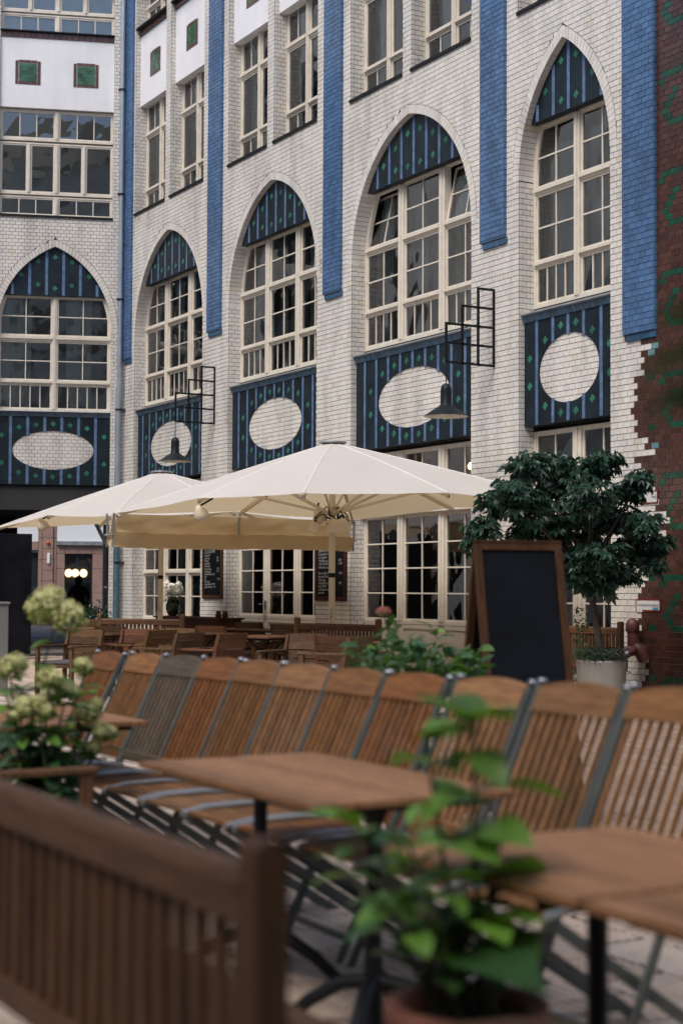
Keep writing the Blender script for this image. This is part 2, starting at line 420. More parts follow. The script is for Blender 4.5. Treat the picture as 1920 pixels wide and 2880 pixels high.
# reveals: backing and bricks, both sides of every opening, plus arch rings of voussoirs
def reveal(pl, u, side, z0, z1, dep, bk, br):
    q = Plane(pl.P(u, 0, 0), -pl.N, pl.U * side)
    bk.face([q.P(0, z0), q.P(dep + .1, z0), q.P(dep + .1, z1), q.P(0, z1)])
    for k in range(round(z0 / CH), round(z1 / CH)): brick_row(br, q, k, [(.004, .004, dep, dep)], 0, white)
def ring(pl, a, root, bk):
    n = round(a.R * acos(a.k / a.R) / .0775); f1, f2 = acos(a.k / a.R), acos(a.k / (a.R + RING))
    for s in (-1, 1):
        def pt(rr, an, d): return pl.P(a.c + s * (rr * cos(an) - a.k), a.zs + rr * sin(an), d)
        bk.grid([[pt(a.R + .012, f1 * i / 24 * 1.02, .001), pt(a.R + .012, f1 * i / 24 * 1.02, -.36)] for i in range(25)])
        bk.grid([[pt(a.R + .008, f1 * i / 24 * 1.0, .0), pt(a.R + RING + .02, f2 * i / 24, .0)] for i in range(25)])
        for i in range(n):
            e = .0035
            i0, i1 = f1 * i / n + e / a.R, f1 * (i + 1) / n - e / a.R; o0, o1 = f2 * i / n + e / a.R, f2 * (i + 1) / n - e / a.R
            r1, r2 = a.R, a.R + RING - .006; v = MB(); v.col = white()
            p = [pt(r1, i0, .008), pt(r2, o0, .008), pt(r2, o1, .008), pt(r1, i1, .008), pt(r1, i0, -.25), pt(r2, o0, -.25), pt(r2, o1, -.25), pt(r1, i1, -.25)]
            v.face([p[0], p[1], p[2], p[3]]); v.face([p[0], p[3], p[7], p[4]]); v.face([p[0], p[4], p[5], p[1]]); v.face([p[3], p[2], p[6], p[7]]); v.face([p[1], p[5], p[6], p[2]])
            v.build('voussoir', M['glazed'], root)
for a in AR:
    for s in (-1, 1): reveal(MAIN, a.c + s * a.hw, -s, 0, a.zs, .25, back, bricks)
    ring(MAIN, a, bld, back)
for a in LAR:
    for s in (-1, 1): reveal(LEFT, a.c + s * a.hw, -s, 3.54, a.zs, .16, lback, lbricks)
ring(LEFT, LAR[0], lbl, lback)
for u0, u1 in UPM: reveal(MAIN, u0, 1, SILL, TOPZ, .25, back, bricks); reveal(MAIN, u1, -1, SILL, TOPZ, .25, back, bricks)
for u0, u1 in UPL: reveal(LEFT, u0, 1, SILL, TOPZ, .12, lback, lbricks); reveal(LEFT, u1, -1, SILL, TOPZ, .12, lback, lbricks)
reveal(LEFT, -.28, -1, 0, 3.54, .5, lback, lbricks)
back.build('wall', M['mortar'], bld); lback.build('wall', M['mortar'], lbl); bback.build('wall', M['mortar_pale'], brw)

# blue pilasters
PIL = [(-31.6, -31.19, 6.285), (-27.35, -26.76, 6.285), (-22.79, -22.21, 6.285), (-18.225, -17.64, 6.285), (-15.13, -14.535, 4.55)]
for i, (u0, u1, z0) in enumerate(PIL):
    c = MB(); pbox(c, MAIN, u0, u1, z0, TOPZ, 0.002, .05); pbox(c, MAIN, u0 + .05, u1 + (.03 if i < 4 else .0), z0 - .095, z0, .002, .028)
    p = c.build('pilaster', M['mortar_blue'], bld); bl = []
    k0 = round(z0 / CH)
    side = Plane(MAIN.P(u1, 0, .05), (0, 1, 0), (1, 0, 0)); lsd = Plane(MAIN.P(u0, 0, 0), (0, -1, 0), (-1, 0, 0))
    for k in range(k0, ROWS):
        brick_row(bl, MAIN, k, [(u0, u0, u1, u1)], .05, blue, off=u0)
        brick_row(bl, side, k, [(0.001, 0.001, .049, .049)], 0, blue, off=.001 - (BL / 2 if k % 2 else 0)); brick_row(bl, lsd, k, [(0.001, 0.001, .049, .049)], 0, blue, off=.001)
    lay(bl, p, 230 if i == 4 else 0)
    for n in range(4 if i else 2):
        w = (u1 - u0 - .05) / (4 if i else 2); q = MB(); q.col = shade((.035, .10, .19), .8, 1.1)
        pbox(q, MAIN, u0 + .052 + n * w, u0 + .046 + (n + 1) * w, z0 - .09, z0 - .006, .029, .034); q.build('base_tile', M['glazed'], p)
lay(bricks, bld, 300); lay(lbricks, lbl, 300); lay(bbricks, brw, 300)

# upper storeys, ends and roofs (seen in reflections only)
e = MB(); e.box(-31.6, -9.5, .0, 9, TOPZ, 18); e.box(-9.5, -9.3, 0, 9, 0, 18); e.build('attic_wall', M['render'], bld)
e = MB(); pbox(e, LEFT, -26, 0, TOPZ, 18, -9, 0); pbox(e, LEFT, -26, -9.2, 0, TOPZ, -9, 0); pbox(e, LEFT, 0.02, 3, 0, TOPZ, -9.2, -.6)
e.build('side_wall', M['render'], lbl)
# ------------------------------------------------------------------ windows
def window(pl, root, cols, rows, dep, name='window', tilts=(), arch=None, sash=.035, outer=.05, mull=.05):
    """cols: [(u0,u1)] glazed columns; rows: [(z0,z1,nx,nz)]; every pane is an object of its own"""
    U0, U1, Z0, Z1 = cols[0][0], cols[-1][1], rows[0][0], rows[-1][1]
    w = MB(); d = -dep
    pbox(w, pl, U0 - outer, U0, Z0 - .05, Z1 + .03, d - .09, d); pbox(w, pl, U1, U1 + outer, Z0 - .05, Z1 + .03, d - .09, d)
    pbox(w, pl, U0, U1, Z0 - .05, Z0, d - .09, d + .012); pbox(w, pl, U0, U1, Z1, Z1 + .03, d - .09, d)
    for a, b in zip(cols[:-1], cols[1:]):
        pbox(w, pl, a[1], b[0], Z0, Z1, d - .1, d + .018)
        mid = (a[1] + b[0]) / 2; pbox(w, pl, mid - .018, mid + .018, Z0, Z1, d + .018, d + .034)
    W = w.build(name, M['frame'], root)
    if len(rows) > 1:
        for r0, r1 in zip(rows[:-1], rows[1:]):
            for c in cols:
                t = MB(); z0, z1 = r0[1], r1[0]; pbox(t, pl, c[0], c[1], z0, z1, d - .08, d + .008)
                zc = (z0 + z1) / 2; pbox(t, pl, c[0] - .01, c[1] + .01, zc - .012, z1 - .004, d + .0075, d + .036)
                t.build('transom', M['frame'], W)
    for ri, (z0, z1, nx, nz) in enumerate(rows):
        for ci, (u0, u1) in enumerate(cols):
            tl = (ri, ci) in tilts
            def D(z, q): return q - (max(z - z0, 0) * .20 if tl else 0)
            s = MB(); sd = d - .012
            def bar(a, b, c_, e, q0, q1):
                P = pl.P; s.hexa([P(a, c_, D(c_, q1)), P(b, c_, D(c_, q1)), P(b, c_, D(c_, q0)), P(a, c_, D(c_, q0)), P(a, e, D(e, q1)), P(b, e, D(e, q1)), P(b, e, D(e, q0)), P(a, e, D(e, q0))])
            bar(u0, u0 + sash, z0, z1, sd - .04, sd); bar(u1 - sash, u1, z0, z1, sd - .04, sd)
            bar(u0 + sash, u1 - sash, z0, z0 + sash, sd - .04, sd - .001); bar(u0 + sash, u1 - sash, z1 - sash, z1, sd - .04, sd - .001)
            a0, a1, b0, b1 = u0 + sash, u1 - sash, z0 + sash, z1 - sash
            for i in range(1, nx):
                x = a0 + (a1 - a0) * i / nx; bar(x - .011, x + .011, b0, b1, sd - .03, sd - .006)
            for i in range(1, nz):
                z = b0 + (b1 - b0) * i / nz; bar(a0, a1, z - .011, z + .011, sd - .028, sd - .003)
            s.build('sash', M['frame'], W)
            for i in range(nx):
                for j in range(nz):
                    x0, x1 = a0 + (a1 - a0) * i / nx, a0 + (a1 - a0) * (i + 1) / nx; y0, y1 = b0 + (b1 - b0) * j / nz, b0 + (b1 - b0) * (j + 1) / nz
                    g = MB(); gd = sd - .02; P = pl.P; tw = [U(-.005, .005) for _ in range(4)]
                    g.face([P(x0, y0, D(y0, gd) + tw[0]), P(x1, y0, D(y0, gd) + tw[1]), P(x1, y1, D(y1, gd) + tw[2]), P(x0, y1, D(y1, gd) + tw[3])])
                    g.build('pane', M['glass'], W)
    if arch:
        a = arch
        for s in (-1, 1):
            rs = []; f = MB()
            for i in range(22):
                z = a.zs - .3 + (Z1 - a.zs + .36) * i / 21; x = a.w(z)
                x2 = x - .07; P = pl.P
                rs.append([P(a.c + s * (x + .03), z, d + .002), P(a.c + s * x2, z, d + .002), P(a.c + s * x2, z, d - .06)])
            f.grid(rs); f.build('arch_frame', M['frame'], W)
    return W
def three(c, hw): return [(c - hw + .05, c - .66), (c - .50, c + .50), (c + .66, c + hw - .05)]
def two(c, hw, m=.05): return [(c - hw + .05, c - m), (c + m, c + hw - .05)]
for i, a in enumerate(AR):
    cols = three(a.c, a.hw) if i < 3 else two(a.c, a.hw, .06)
    window(MAIN, bld, cols, [(5.29, 5.82, 4, 1), (5.885, 6.83, 2, 2), (6.915, 7.76, 2, 2)], .25, tilts=((2, 0), (2, 2)) if i == 2 else (), arch=a)
for i, (u0, u1) in enumerate(UPM):
    c = (u0 + u1) / 2; hw = (u1 - u0) / 2
    window(MAIN, bld, two(c, hw, .055), [(9.45, 9.86, 2, 1), (9.93, 11.06, 1, 1), (11.16, 11.76, 2, 1)], .25)
    if i == 0 or i == 3: window(MAIN, bld, two(c, hw, .055), [(13.47, 13.85, 2, 1), (13.93, 14.35, 1, 1)], .25)
for i, a in enumerate(LAR):
    if i == 0:
        window(LEFT, lbl, two(a.c, a.hw), [(5.20, 5.74, 5, 1), (5.82, 6.68, 2, 2), (6.79, 7.64, 2, 2)], .16, arch=a)
    h = a.hw; q = [(a.c - h + .03, a.c - .62), (a.c - .56, a.c - .04), (a.c + .04, a.c + .56), (a.c + .62, a.c + h - .03)]; b2 = [(a.c - h + .03, a.c - .04), (a.c + .04, a.c + h - .03)]
    if i == 0:
        window(LEFT, lbl, b2, [(9.42, 9.80, 3, 1)], .13); window(LEFT, lbl, b2, [(11.09, 11.69, 3, 1)], .13)
        window(LEFT, lbl, q, [(9.91, 10.97, 1, 1)], .125, mull=.03)
        window(LEFT, lbl, b2, [(13.43, 13.80, 3, 1)], .13); window(LEFT, lbl, q, [(13.91, 14.36, 1, 1)], .125)

# sills of the upper windows, plaster spandrels with tiled squares
REDB = (.10, .045, .035)
def spandrel(pl, root, u0, u1, dep, squares):
    s = MB(); pbox(s, pl, u0, u1, SILL - .03, SILL + .02, -dep - .1, .035); o = s.build('sill', M['black_metal'], root)
    s = MB(); pbox(s, pl, u0, u1, 11.74, 13.27, -dep - .2, -dep * .4); w = s.build('spandrel', M['plaster'], root)
    s = MB(); pbox(s, pl, u0, u1, 13.395, 13.42, -dep - .1, .03); s.build('sill', M['black_metal'], root)
    n = max(4, round((u1 - u0) / .13)); s = MB()
    for i in range(n):
        a = u0 + (u1 - u0) * i / n; pbox(s, pl, a + .004, u0 + (u1 - u0) * (i + 1) / n - .004, 13.275, 13.39, -dep - .1, -dep * .25 + U(0, .004), col=shade(REDB, .7, 1.3))
    kind(s.build('sill_brick_course', M['tiles'], w), 'stuff')
    for c in squares:
        h = .27; q = MB(); zc = 12.51; d0 = -dep * .4
        for sx in (0, 1):
            for i in range(4):
                z = zc - h + .13 * i + .008
                pbox(q, pl, c - h if sx == 0 else c + h - .07, c - h + .066 if sx == 0 else c + h - .004, z, z + .124, d0 + .001, d0 + .008, col=shade(REDB, .8, 1.3))
        for sz in (0, 1):
            for i in range(3):
                a = c - h + .075 + i * .131; zz = zc - h + .008 if sz == 0 else zc + h - .062
                pbox(q, pl, a, a + .126, zz, zz + .062, d0 + .001, d0 + .008, col=shade(REDB, .8, 1.3))
        kind(q.build('tile_border', M['tiles'], w), 'stuff')
        q = MB()
        for r in range(5):
            for i in range(4):
                a = c - .19 + (i - (.5 if r % 2 else 0)) * .127; b = min(a + .122, c + .19); a = max(a, c - .19); z = zc - .2 + r * .08
                if b - a > .02: pbox(q, pl, a, b, z, z + .075, d0 + .001, d0 + .010 + U(0, .003), col=shade((.035, .10, .052), .6, 1.6))
        kind(q.build('tile_field', M['glazed'], w), 'stuff')
for u0, u1 in UPM: spandrel(MAIN, bld, u0, u1, .25, [(u0 + u1) / 2] if u1 < -23 else [])
for a in LAR[:1]: spandrel(LEFT, lbl, a.c - a.hw, a.c + a.hw, .12, [a.c + .61, a.c - .63])

# dark panels with stripes, diamonds and a brick oval; tympana in the arch heads; caps
def panel(pl, root, a, eh, ez, dep, stripes, diamonds, z0=3.59, z1=5.06):
    c, hw = a.c, a.hw; cz = 4.31; d = -dep; m = MB(); n = 72; P = pl.P; ring_, rect, rim = [], [], []
    for i in range(n + 1):
        t = 2 * pi * i / n; ex, ey = eh * cos(t), ez * sin(t)
        k = min((hw - .002) / abs(cos(t)) / eh if abs(cos(t)) > 1e-6 else 9e9, ((z1 - cz) if sin(t) > 0 else (cz - z0)) / abs(sin(t)) / ez if abs(sin(t)) > 1e-6 else 9e9)
        ring_.append(P(c + ex, cz + ey, d)); rim.append(P(c + ex, cz + ey, d - .05)); rect.append(P(c + ex * k, cz + ey * k, d))
    m.grid([rect, ring_, rim]); 
    m.face([P(c - hw, z0, d), P(c + hw, z0, d), P(c + hw, z0, d - .2), P(c - hw, z0, d - .2)])
    for sx, sz in ((-1, z0), (1, z0), (-1, z1), (1, z1)):     # fill the corner slivers of the outer rectangle
        t = min(range(n + 1), key=lambda i: (rect[i] - P(c + sx * hw, sz, d)).length)
        q = [rect[(t - 1) % n], rect[t], rect[(t + 1) % n]]; m.face([q[0], P(c + sx * (hw - .002), sz, d), q[2], q[1]])
    pn = m.build('panel', M['navy'], root)
    br = []
    bk = MB(); pbox(bk, pl, c - hw + .01, c + hw - .01, z0 + .02, z1, d - .2, d - .021); bk.build('oval_backing', M['mortar'], pn)
    for k in range(int((cz - ez) / CH) , int((cz + ez) / CH) + 1):
        zc = (k + .5) * CH; q = 1 - ((max(abs(zc - cz) - CH, 0)) / ez) ** 2; x = eh * sqrt(max(q, 0)) + .05
        brick_row(br, pl, k, [(c - x, c - x, c + x, c + x)], d - .02, white, off=c)
    mb = MB()
    for b in br: brick_faces(mb, *b[:9])
    kind(mb.build('oval_brick_field', M['glazed'], pn), 'stuff')
    for s in stripes:
        x = abs(s); q = 1 - (x / eh) ** 2; hh = ez * sqrt(q) if q > 0 else 0
        segs = [(z0 + .01, z1 - .002)] if hh < .02 else [(z0 + .01, cz - hh + .012), (cz + hh - .012, z1 - .002)]
        for s0, s1 in segs:
            st = MB(); nn = max(1, round((s1 - s0) / .2))
            for i in range(nn): pbox(st, pl, c + s - .03, c + s + .03, s0 + (s1 - s0) * i / nn, s0 + (s1 - s0) * (i + 1) / nn - .004, d + .001, d + .006)
            st.build('stripe', M['stripe_blue'], pn)
    for x, za, zb in diamonds:
        for sx in ((-1, 1) if x else (1,)):
            for z in (za, zb): diamond(pl, pn, c + sx * x, z, d)
    cp = MB()                                              # cap: zinc sheet with rolled edge over a row of tiles
    cp.grid([[P(u, 5.19, -.24), P(u, 5.155, d + .07), P(u, 5.135, d + .078), P(u, 5.12, d + .06)] for u in (c - hw, c + hw)])
    cp.face([P(c - hw, 5.19, -.24), P(c - hw, 5.155, d + .07), P(c - hw, 5.135, d + .078), P(c - hw, 5.12, d + .06)]); 
    cp.build('cap', M['zinc_cap'], pn)
    tb = MB(); nn = round(2 * hw / .077)
    for i in range(nn):
        u = c - hw + 2 * hw * i / nn; tb.hexa([P(u + .002, 5.03, d + .018), P(u + .074, 5.03, d + .018), P(u + .074, 5.03, d - .01), P(u + .002, 5.03, d - .01), P(u + .002, 5.13, d + .05), P(u + .074, 5.13, d + .05), P(u + .074, 5.13, d), P(u + .002, 5.13, d)], col=shade((.06, .105, .155), .8, 1.2))
    kind(tb.build('cap_tile_row', M['tiles'], pn), 'stuff')
def diamond(pl, par, u, z, d, r=.06):
    q = MB(); P = pl.P; o = [P(u, z - r, d), P(u + r, z, d), P(u, z + r, d), P(u - r, z, d)]; k = .93
    i_ = [P(u, z - r * k, d + .005), P(u + r * k, z, d + .005), P(u, z + r * k, d + .005), P(u - r * k, z, d + .005)]
    q.face(i_)
    for a in range(4): q.face([o[a], o[(a + 1) % 4], i_[(a + 1) % 4], i_[a]])
    q.build('diamond_tile', M['diamond_green'], par)
def tympanum(pl, root, a, zb, dep, stripes, diamonds, back_=.12):
    m = MB(); P = pl.P; d = -dep; n = 40; top, bot = [], []
    wb = a.w(zb) + .012
    for i in range(n + 1):
        u = -wb + 2 * wb * i / n; top.append(P(a.c + u, max(a.top(a.c + u, .012), zb + .001), d)); bot.append(P(a.c + u, zb, d))
    m.grid([bot, top]); m.grid([[p - pl.N * back_ for p in bot], bot])
    t = m.build('tympanum', M['navy'], root)
    for s in stripes:
        zt = a.top(a.c + s + (.03 if s > 0 else -.03 if s < 0 else 0)) 
        if zt - zb < .06: continue
        st = MB(); nn = max(1, round((zt - zb) / .2))
        for i in range(nn): pbox(st, pl, a.c + s - .03, a.c + s + .03, zb + .008 + (zt - zb - .008) * i / nn, zb + .004 + (zt - zb - .004) * (i + 1) / nn, d + .001, d + .006)
        st.build('stripe', M['stripe_blue'], t)
    for x, zs in diamonds:
        for sx in ((-1, 1) if x else (1,)):
            for z in zs: diamond(pl, t, a.c + sx * x, z, d)
K = .355
for i, a in enumerate(AR):
    if i < 3:
        panel(MAIN, bld, a, 1.015, .463, .09, [k * K for k in range(-4, 5)], [(.5 * K, 4.885, 3.722), (1.5 * K, 4.853, 3.78), (2.5 * K, 4.76, 3.89), (3.5 * K, 4.517, 4.144)])
        tympanum(MAIN, bld, a, 7.77, .10, [k * K for k in range(-3, 4)], [(.5 * K, (8.455, 7.935)), (1.5 * K, (8.30, 7.955)), (2.5 * K, (8.10,))])
    else:
        panel(MAIN, bld, a, .633, .463, .09, [-.68, -.325, 0, .325, .68], [(.16, 4.89, 3.715), (.50, 4.735, 3.838), (.84, 4.518, 4.14)])
        tympanum(MAIN, bld, a, 7.78, .10, [-.68, -.325, 0, .325, .68], [(.16, (8.485, 7.94)), (.5, (8.15,))])
a = LAR[0]
panel(LEFT, lbl, a, .86, .42, .06, [-.9, -.54, -.18, .18, .54, .9], [(0, 4.875, 3.73), (.36, 4.85, 3.75), (.72, 4.79, 3.82), (1.085, 4.615, 4.02)], z0=3.56)
tympanum(LEFT, lbl, a, 7.66, .07, [-.9, -.54, -.18, .18, .54, .9], [(0, (8.50, 7.82)), (.36, (8.40, 7.89)), (.725, (8.10,))], .09)

# ------------------------------------------------------------------ ground floor joinery
def ground_window(a, kind_):
    c, hw = a.c, a.hw
    cols = three(c, hw) if hw > 1.2 else two(c, hw, .09)
    if kind_ == 'window':
        window(MAIN, bld, cols, [(.74, 1.64, 2, 2), (1.71, 2.62, 2, 2), (2.75, 3.50, 2, 1)], .25)
        s = MB(); pbox(s, MAIN, c - hw, c + hw, 0, .69, -.4, -.22); w = s.build('parapet', M['frame'], bld)
    elif kind_ == 'tall':
        window(MAIN, bld, cols, [(.26, 2.52, 2, 5), (2.66, 3.50, 2, 2)], .25)
        s = MB(); pbox(s, MAIN, c - hw, c + hw, 0, .21, -.4, -.22); s.build('parapet', M['frame'], bld)
    else:
        window(MAIN, bld, cols, [(.86, 2.50, 2, 4), (2.68, 3.50, 2, 1)], .25, name='french_window')
        s = MB(); pbox(s, MAIN, c - hw, c + hw, 0, .81, -.36, -.262); w = s.build('door_base', M['frame'], bld)
        for u0, u1 in cols:
            q = MB(); pbox(q, MAIN, u0 + .06, u1 - .06, .14, .70, -.262, -.248); q.build('raised_panel', M['frame'], w)
            q = MB(); pbox(q, MAIN, u0, u1, .74, .80, -.26, -.235); q.build('rail', M['frame'], w)
        s = MB(); pbox(s, MAIN, c - hw, c + hw, 2.53, 2.65, -.3, -.16); s.build('fascia', M['frame'], bld)
ground_window(AR[0], 'window'); ground_window(AR[1], 'door'); ground_window(AR[2], 'door'); ground_window(AR[3], 'tall')
h = MB(); h.box(-25.33, -25.29, .2, .235, .97, 1.13); h.tube([(-25.31, .2, 1.07), (-25.31, .14, 1.07), (-25.42, .14, 1.07)], .011, 6); h.build('door_handle', M['steel'], bld)

# ------------------------------------------------------------------ rooms behind the glass
r = MB()
for z in (3.62, 8.95, 13.25): r.box(-31.5, -14.6, .5, 4.6, z, z + .14)
r.box(-31.5, -14.6, 4.5, 4.6, .05, 14.4); r.box(-31.6, -31.5, .42, 4.6, .05, 14.4); r.box(-14.7, -14.6, .42, 4.6, .05, 14.4)
for x in (-27.05, -22.5, -17.93): r.box(x - .07, x + .07, .42, 4.5, 3.76, 14.4)
r.build('rooms', M['interior'], bld)
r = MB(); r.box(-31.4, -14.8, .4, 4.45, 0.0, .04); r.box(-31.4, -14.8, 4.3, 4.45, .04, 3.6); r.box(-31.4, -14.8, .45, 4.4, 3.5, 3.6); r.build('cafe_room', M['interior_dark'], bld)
r = MB()
for z in (3.6, 8.95, 13.2): pbox(r, LEFT, -8.5, -.2, z, z + .14, -5, -.4)
pbox(r, LEFT, -8.5, -.1, 3.6, 14.4, -5.1, -5); r.build('rooms', M['interior'], lbl)
def curtain(pl, root, u0, u1, z0, z1, dep, m='curtain', amp=.03, step=.035):
    c = MB(); n = max(4, int((u1 - u0) / step)); rows = [[], []]; ph = U(0, 6)
    for i in range(n + 1):
        u = u0 + (u1 - u0) * i / n; dd = -dep + amp * sin(i * 1.7 + ph) * U(.5, 1)
        rows[0].append(pl.P(u, z0, dd)); rows[1].append(pl.P(u + U(-.01, .01), z1, dd * .98))
    c.grid(rows); c.build('curtain', M[m], root, smooth=True)
for a, fr in ((AR[0], ((-1.62, -.8), (-.64, -.1), (.05, .62), (.9, 1.62))), (AR[1], ((-1.62, -.95), (-.64, -.2), (.0, .64), (.75, 1.62))), (AR[2], ((-1.62, -1.1), (-.62, -.1), (.68, 1.15))), (AR[3], ((-.94, -.2), (.05, .94)))):
    for f0, f1 in fr: curtain(MAIN, bld, a.c + f0, a.c + f1, 5.25, U(7.5, 7.75), U(.42, .5), amp=.02)
for i, (u0, u1) in enumerate(UPM):
    curtain(MAIN, bld, u0 + .05, u0 + U(.45, .7), 9.4, 11.75, .46, amp=.02); curtain(MAIN, bld, u1 - U(.5, .8), u1 - .1, 9.4, 11.75, .46, amp=.02)
for f0, f1 in ((-1.6, -.85), (-.4, .1), (.5, .8), (1.1, 1.5)): curtain(MAIN, bld, AR[0].c + f0, AR[0].c + f1, .75, 3.4, .44, amp=.02)
for f0, f1 in ((-1.18, -.06), (.06, 1.18)): curtain(LEFT, lbl, LAR[0].c + f0, LAR[0].c + f1, 13.4, 14.4, .22, 'blind', .008, .05)  # added pale sheets behind the top panes, sky reflection put into their colour
for f0, f1 in ((-1.15, -.5), (.25, .8)): curtain(LEFT, lbl, LAR[0].c + f0, LAR[0].c + f1, 5.2, 7.6, .42, amp=.02)
# pendant bulbs inside the cafe and two garments hung in the bay window
for x, z, lab in ((-21.41, 3.30, 'lit bare bulb above the right slope of the nearer umbrella'), (-20.24, 3.30, 'upper of two lit bulbs by the right jamb of the cafe window'), (-20.1, 3.08, 'lower of two lit bulbs by the right jamb of the cafe window'), (-23.6, 2.12, 'lit bulb just under the gutter hem by the dark framed board')):
    t = thing('pendant_bulb', lab, 'lamp', (x, 1.2, z), group='pendant bulbs in the cafe')
    b = MB(); b.lathe([(0, -.06), (.035, -.045), (.045, -.01), (.025, .03), (.012, .05)], 10); b.build('bulb', M['bulb'], t, True)
    b = MB(); b.tube([(0, 0, .05), (0, 0, 3.5 - z)], .006, 5); b.build('cord', M['black_metal'], t)
def garment(loc, label, m, wide, tall):
    t = thing('garment', label, 'garment', loc); b = MB(); out = []
    prof = [(-.5, 0), (-.34, .45), (-.36, .8), (-.55, .74), (-.66, .62), (-.42, 1.0), (-.12, 1.05), (0, .99), (.12, 1.05), (.42, 1.0), (.66, .62), (.55, .74), (.36, .8), (.34, .45), (.5, 0)]
    for y in (0, .05): b.face([(x * wide, y, z * tall) for x, z in (prof if y == 0 else prof[::-1])])
    b.grid([[(x * wide, 0, z * tall) for x, z in prof], [(x * wide, .05, z * tall) for x, z in prof]]); b.build('cloth', M[m], t)
    b = MB(); b.tube([(-.35 * wide, .02, 1.0 * tall), (0, .02, 1.09 * tall), (.35 * wide, .02, 1.0 * tall)], .008, 5); b.tube([(0, .02, 1.09 * tall), (0, .02, 1.09 * tall + .25)], .005, 5); b.build('hanger', M['black_metal'], t)
garment((-19.32, .42, 6.0), 'yellow dress hanging in the second arch window from the right', 'yellow', .36, .85)
garment((-19.95, .45, 6.0), 'pale shirt hanging in the same arch window as the dress', 'cloth_pale', .5, .75)
# ------------------------------------------------------------------ passage under the corner building
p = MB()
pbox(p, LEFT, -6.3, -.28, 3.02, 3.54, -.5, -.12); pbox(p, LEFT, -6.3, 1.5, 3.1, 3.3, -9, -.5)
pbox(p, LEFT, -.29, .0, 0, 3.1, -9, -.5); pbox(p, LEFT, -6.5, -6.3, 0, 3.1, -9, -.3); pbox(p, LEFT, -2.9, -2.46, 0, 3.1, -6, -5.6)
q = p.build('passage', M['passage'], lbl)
p = MB(); P = LEFT.P
p.hexa([P(-.75, 3.05, -.9), P(-.75, 3.05, -.6), P(-.64, 3.05, -.6), P(-.64, 3.05, -.9), P(-.38, 2.3, -.9), P(-.38, 2.3, -.6), P(-.31, 2.3, -.6), P(-.31, 2.3, -.9)])
p.build('corner_brace', M['grey_box'], q)
# street and pink stone building beyond
p = MB(); p.face([P(-12, -.005, -9), P(8, -.005, -9), P(8, -.005, -60), P(-12, -.005, -60)]); kind(p.build('street', M['asphalt']), 'structure')
D = -24.0; KS = 1.273
st = thing('stone_building', 'pink sandstone building with white awnings seen through the passage', 'building', LEFT.P(0, 0, D - 1), world=True)
def sx(u): return SU + (u + 1.5) * KS
def sz(z): return 1.34 + (z - 1.34) * KS
def sbox(b, u0, u1, z0, z1, d0, d1): pbox(b, LEFT, sx(u0), sx(u1), max(sz(z0), 0), sz(z1), D + d0, D + d1)
def hit(px, py):
    r_ = fw + rt * (px - 960) / FPX - up * (py - 1478.9) / FPX; t_ = ((LEFT.P(0, 0, D) - CAM).dot(LEFT.N)) / r_.dot(LEFT.N); q_ = CAM + r_ * t_; return (q_ - LEFT.O).dot(LEFT.U), q_.z
SU = hit(166, 1600)[0]                                       # where the pier right of the sconce stands
p = MB(); sbox(p, -8, 4, -1, 5, -3, -.25); p.build('wall', M['pink_stone'], st)
def stone(u0, u1, z0, z1, d1=0):
    b = MB(); sbox(b, u0 + .006, u1 - .006, z0 + .006, z1 - .006, -.26, d1 + U(0, .01)); b.build('stone_block', M['pink_stone'], st, bevel=.006)
for z in range(0, 11):
    z0 = .3 + z * .31; stone(-1.97, -1.66, z0, z0 + .31, .06)
    if z % 2 == 0: stone(-2.08, -1.97, z0, z0 + .62, 0); stone(-1.66, -1.565, z0, z0 + .62, 0)
for u0, u1 in ((-1.565, -1.33), (-1.33, -.94), (-.94, -.55), (-.55, -.1)): stone(u0, u1, 2.33, 2.56)
for z0, z1 in ((.3, .6), (.6, 1.2), (1.2, 1.9), (1.9, 2.33)): stone(-1.565, -1.33, z0, z1); stone(-.55, -.1, z0, z1)
stone(-2.9, -2.08, 2.42, 2.66)
b = MB(); sbox(b, -2.9, -2.085, 2.67, 3.5, -.26, -.02); b.build('white_fascia', M['white_panel'], st)
b = MB(); sbox(b, -1.56, .3, 2.69, 3.5, -.26, .02); b.build('white_fascia', M['white_panel'], st)
b = MB(); sbox(b, -1.565, .3, 2.575, 2.68, -.2, .12); b.build('awning_box', M['zinc_cap'], st)
b = MB(); sbox(b, -1.33, -.55, 0, 2.33, -.249, -.2); w = b.build('shop_door', M['interior_dark'], st)
b = MB()
for u0, u1 in ((-1.33, -1.30), (-1.02, -.93), (-.60, -.55)): sbox(b, u0, u1, 0, 2.33, -.2, -.12)
sbox(b, -1.3, -.6, 2.26, 2.33, -.2, -.13); sbox(b, -1.3, -.6, 1.5, 1.58, -.2, -.13); b.build('door_frame', M['dark_frame'], w)
b = MB(); b.face([P(sx(-1.3), 0, D - .17), P(sx(-.6), 0, D - .17), P(sx(-.6), sz(2.26), D - .17), P(sx(-1.3), sz(2.26), D - .17)]); b.build('pane', M['glass_clear'], w)
b = MB(); sbox(b, -2.9, -2.085, 0, 2.40, -.249, -.2); w = b.build('shop_window', M['dark_frame'], st)
b = MB(); sbox(b, -2.085, -2.03, 0, 2.44, -.2, -.05); sbox(b, -2.9, -2.085, 2.36, 2.41, -.2, -.05); b.build('window_frame', M['zinc_cap'], w)
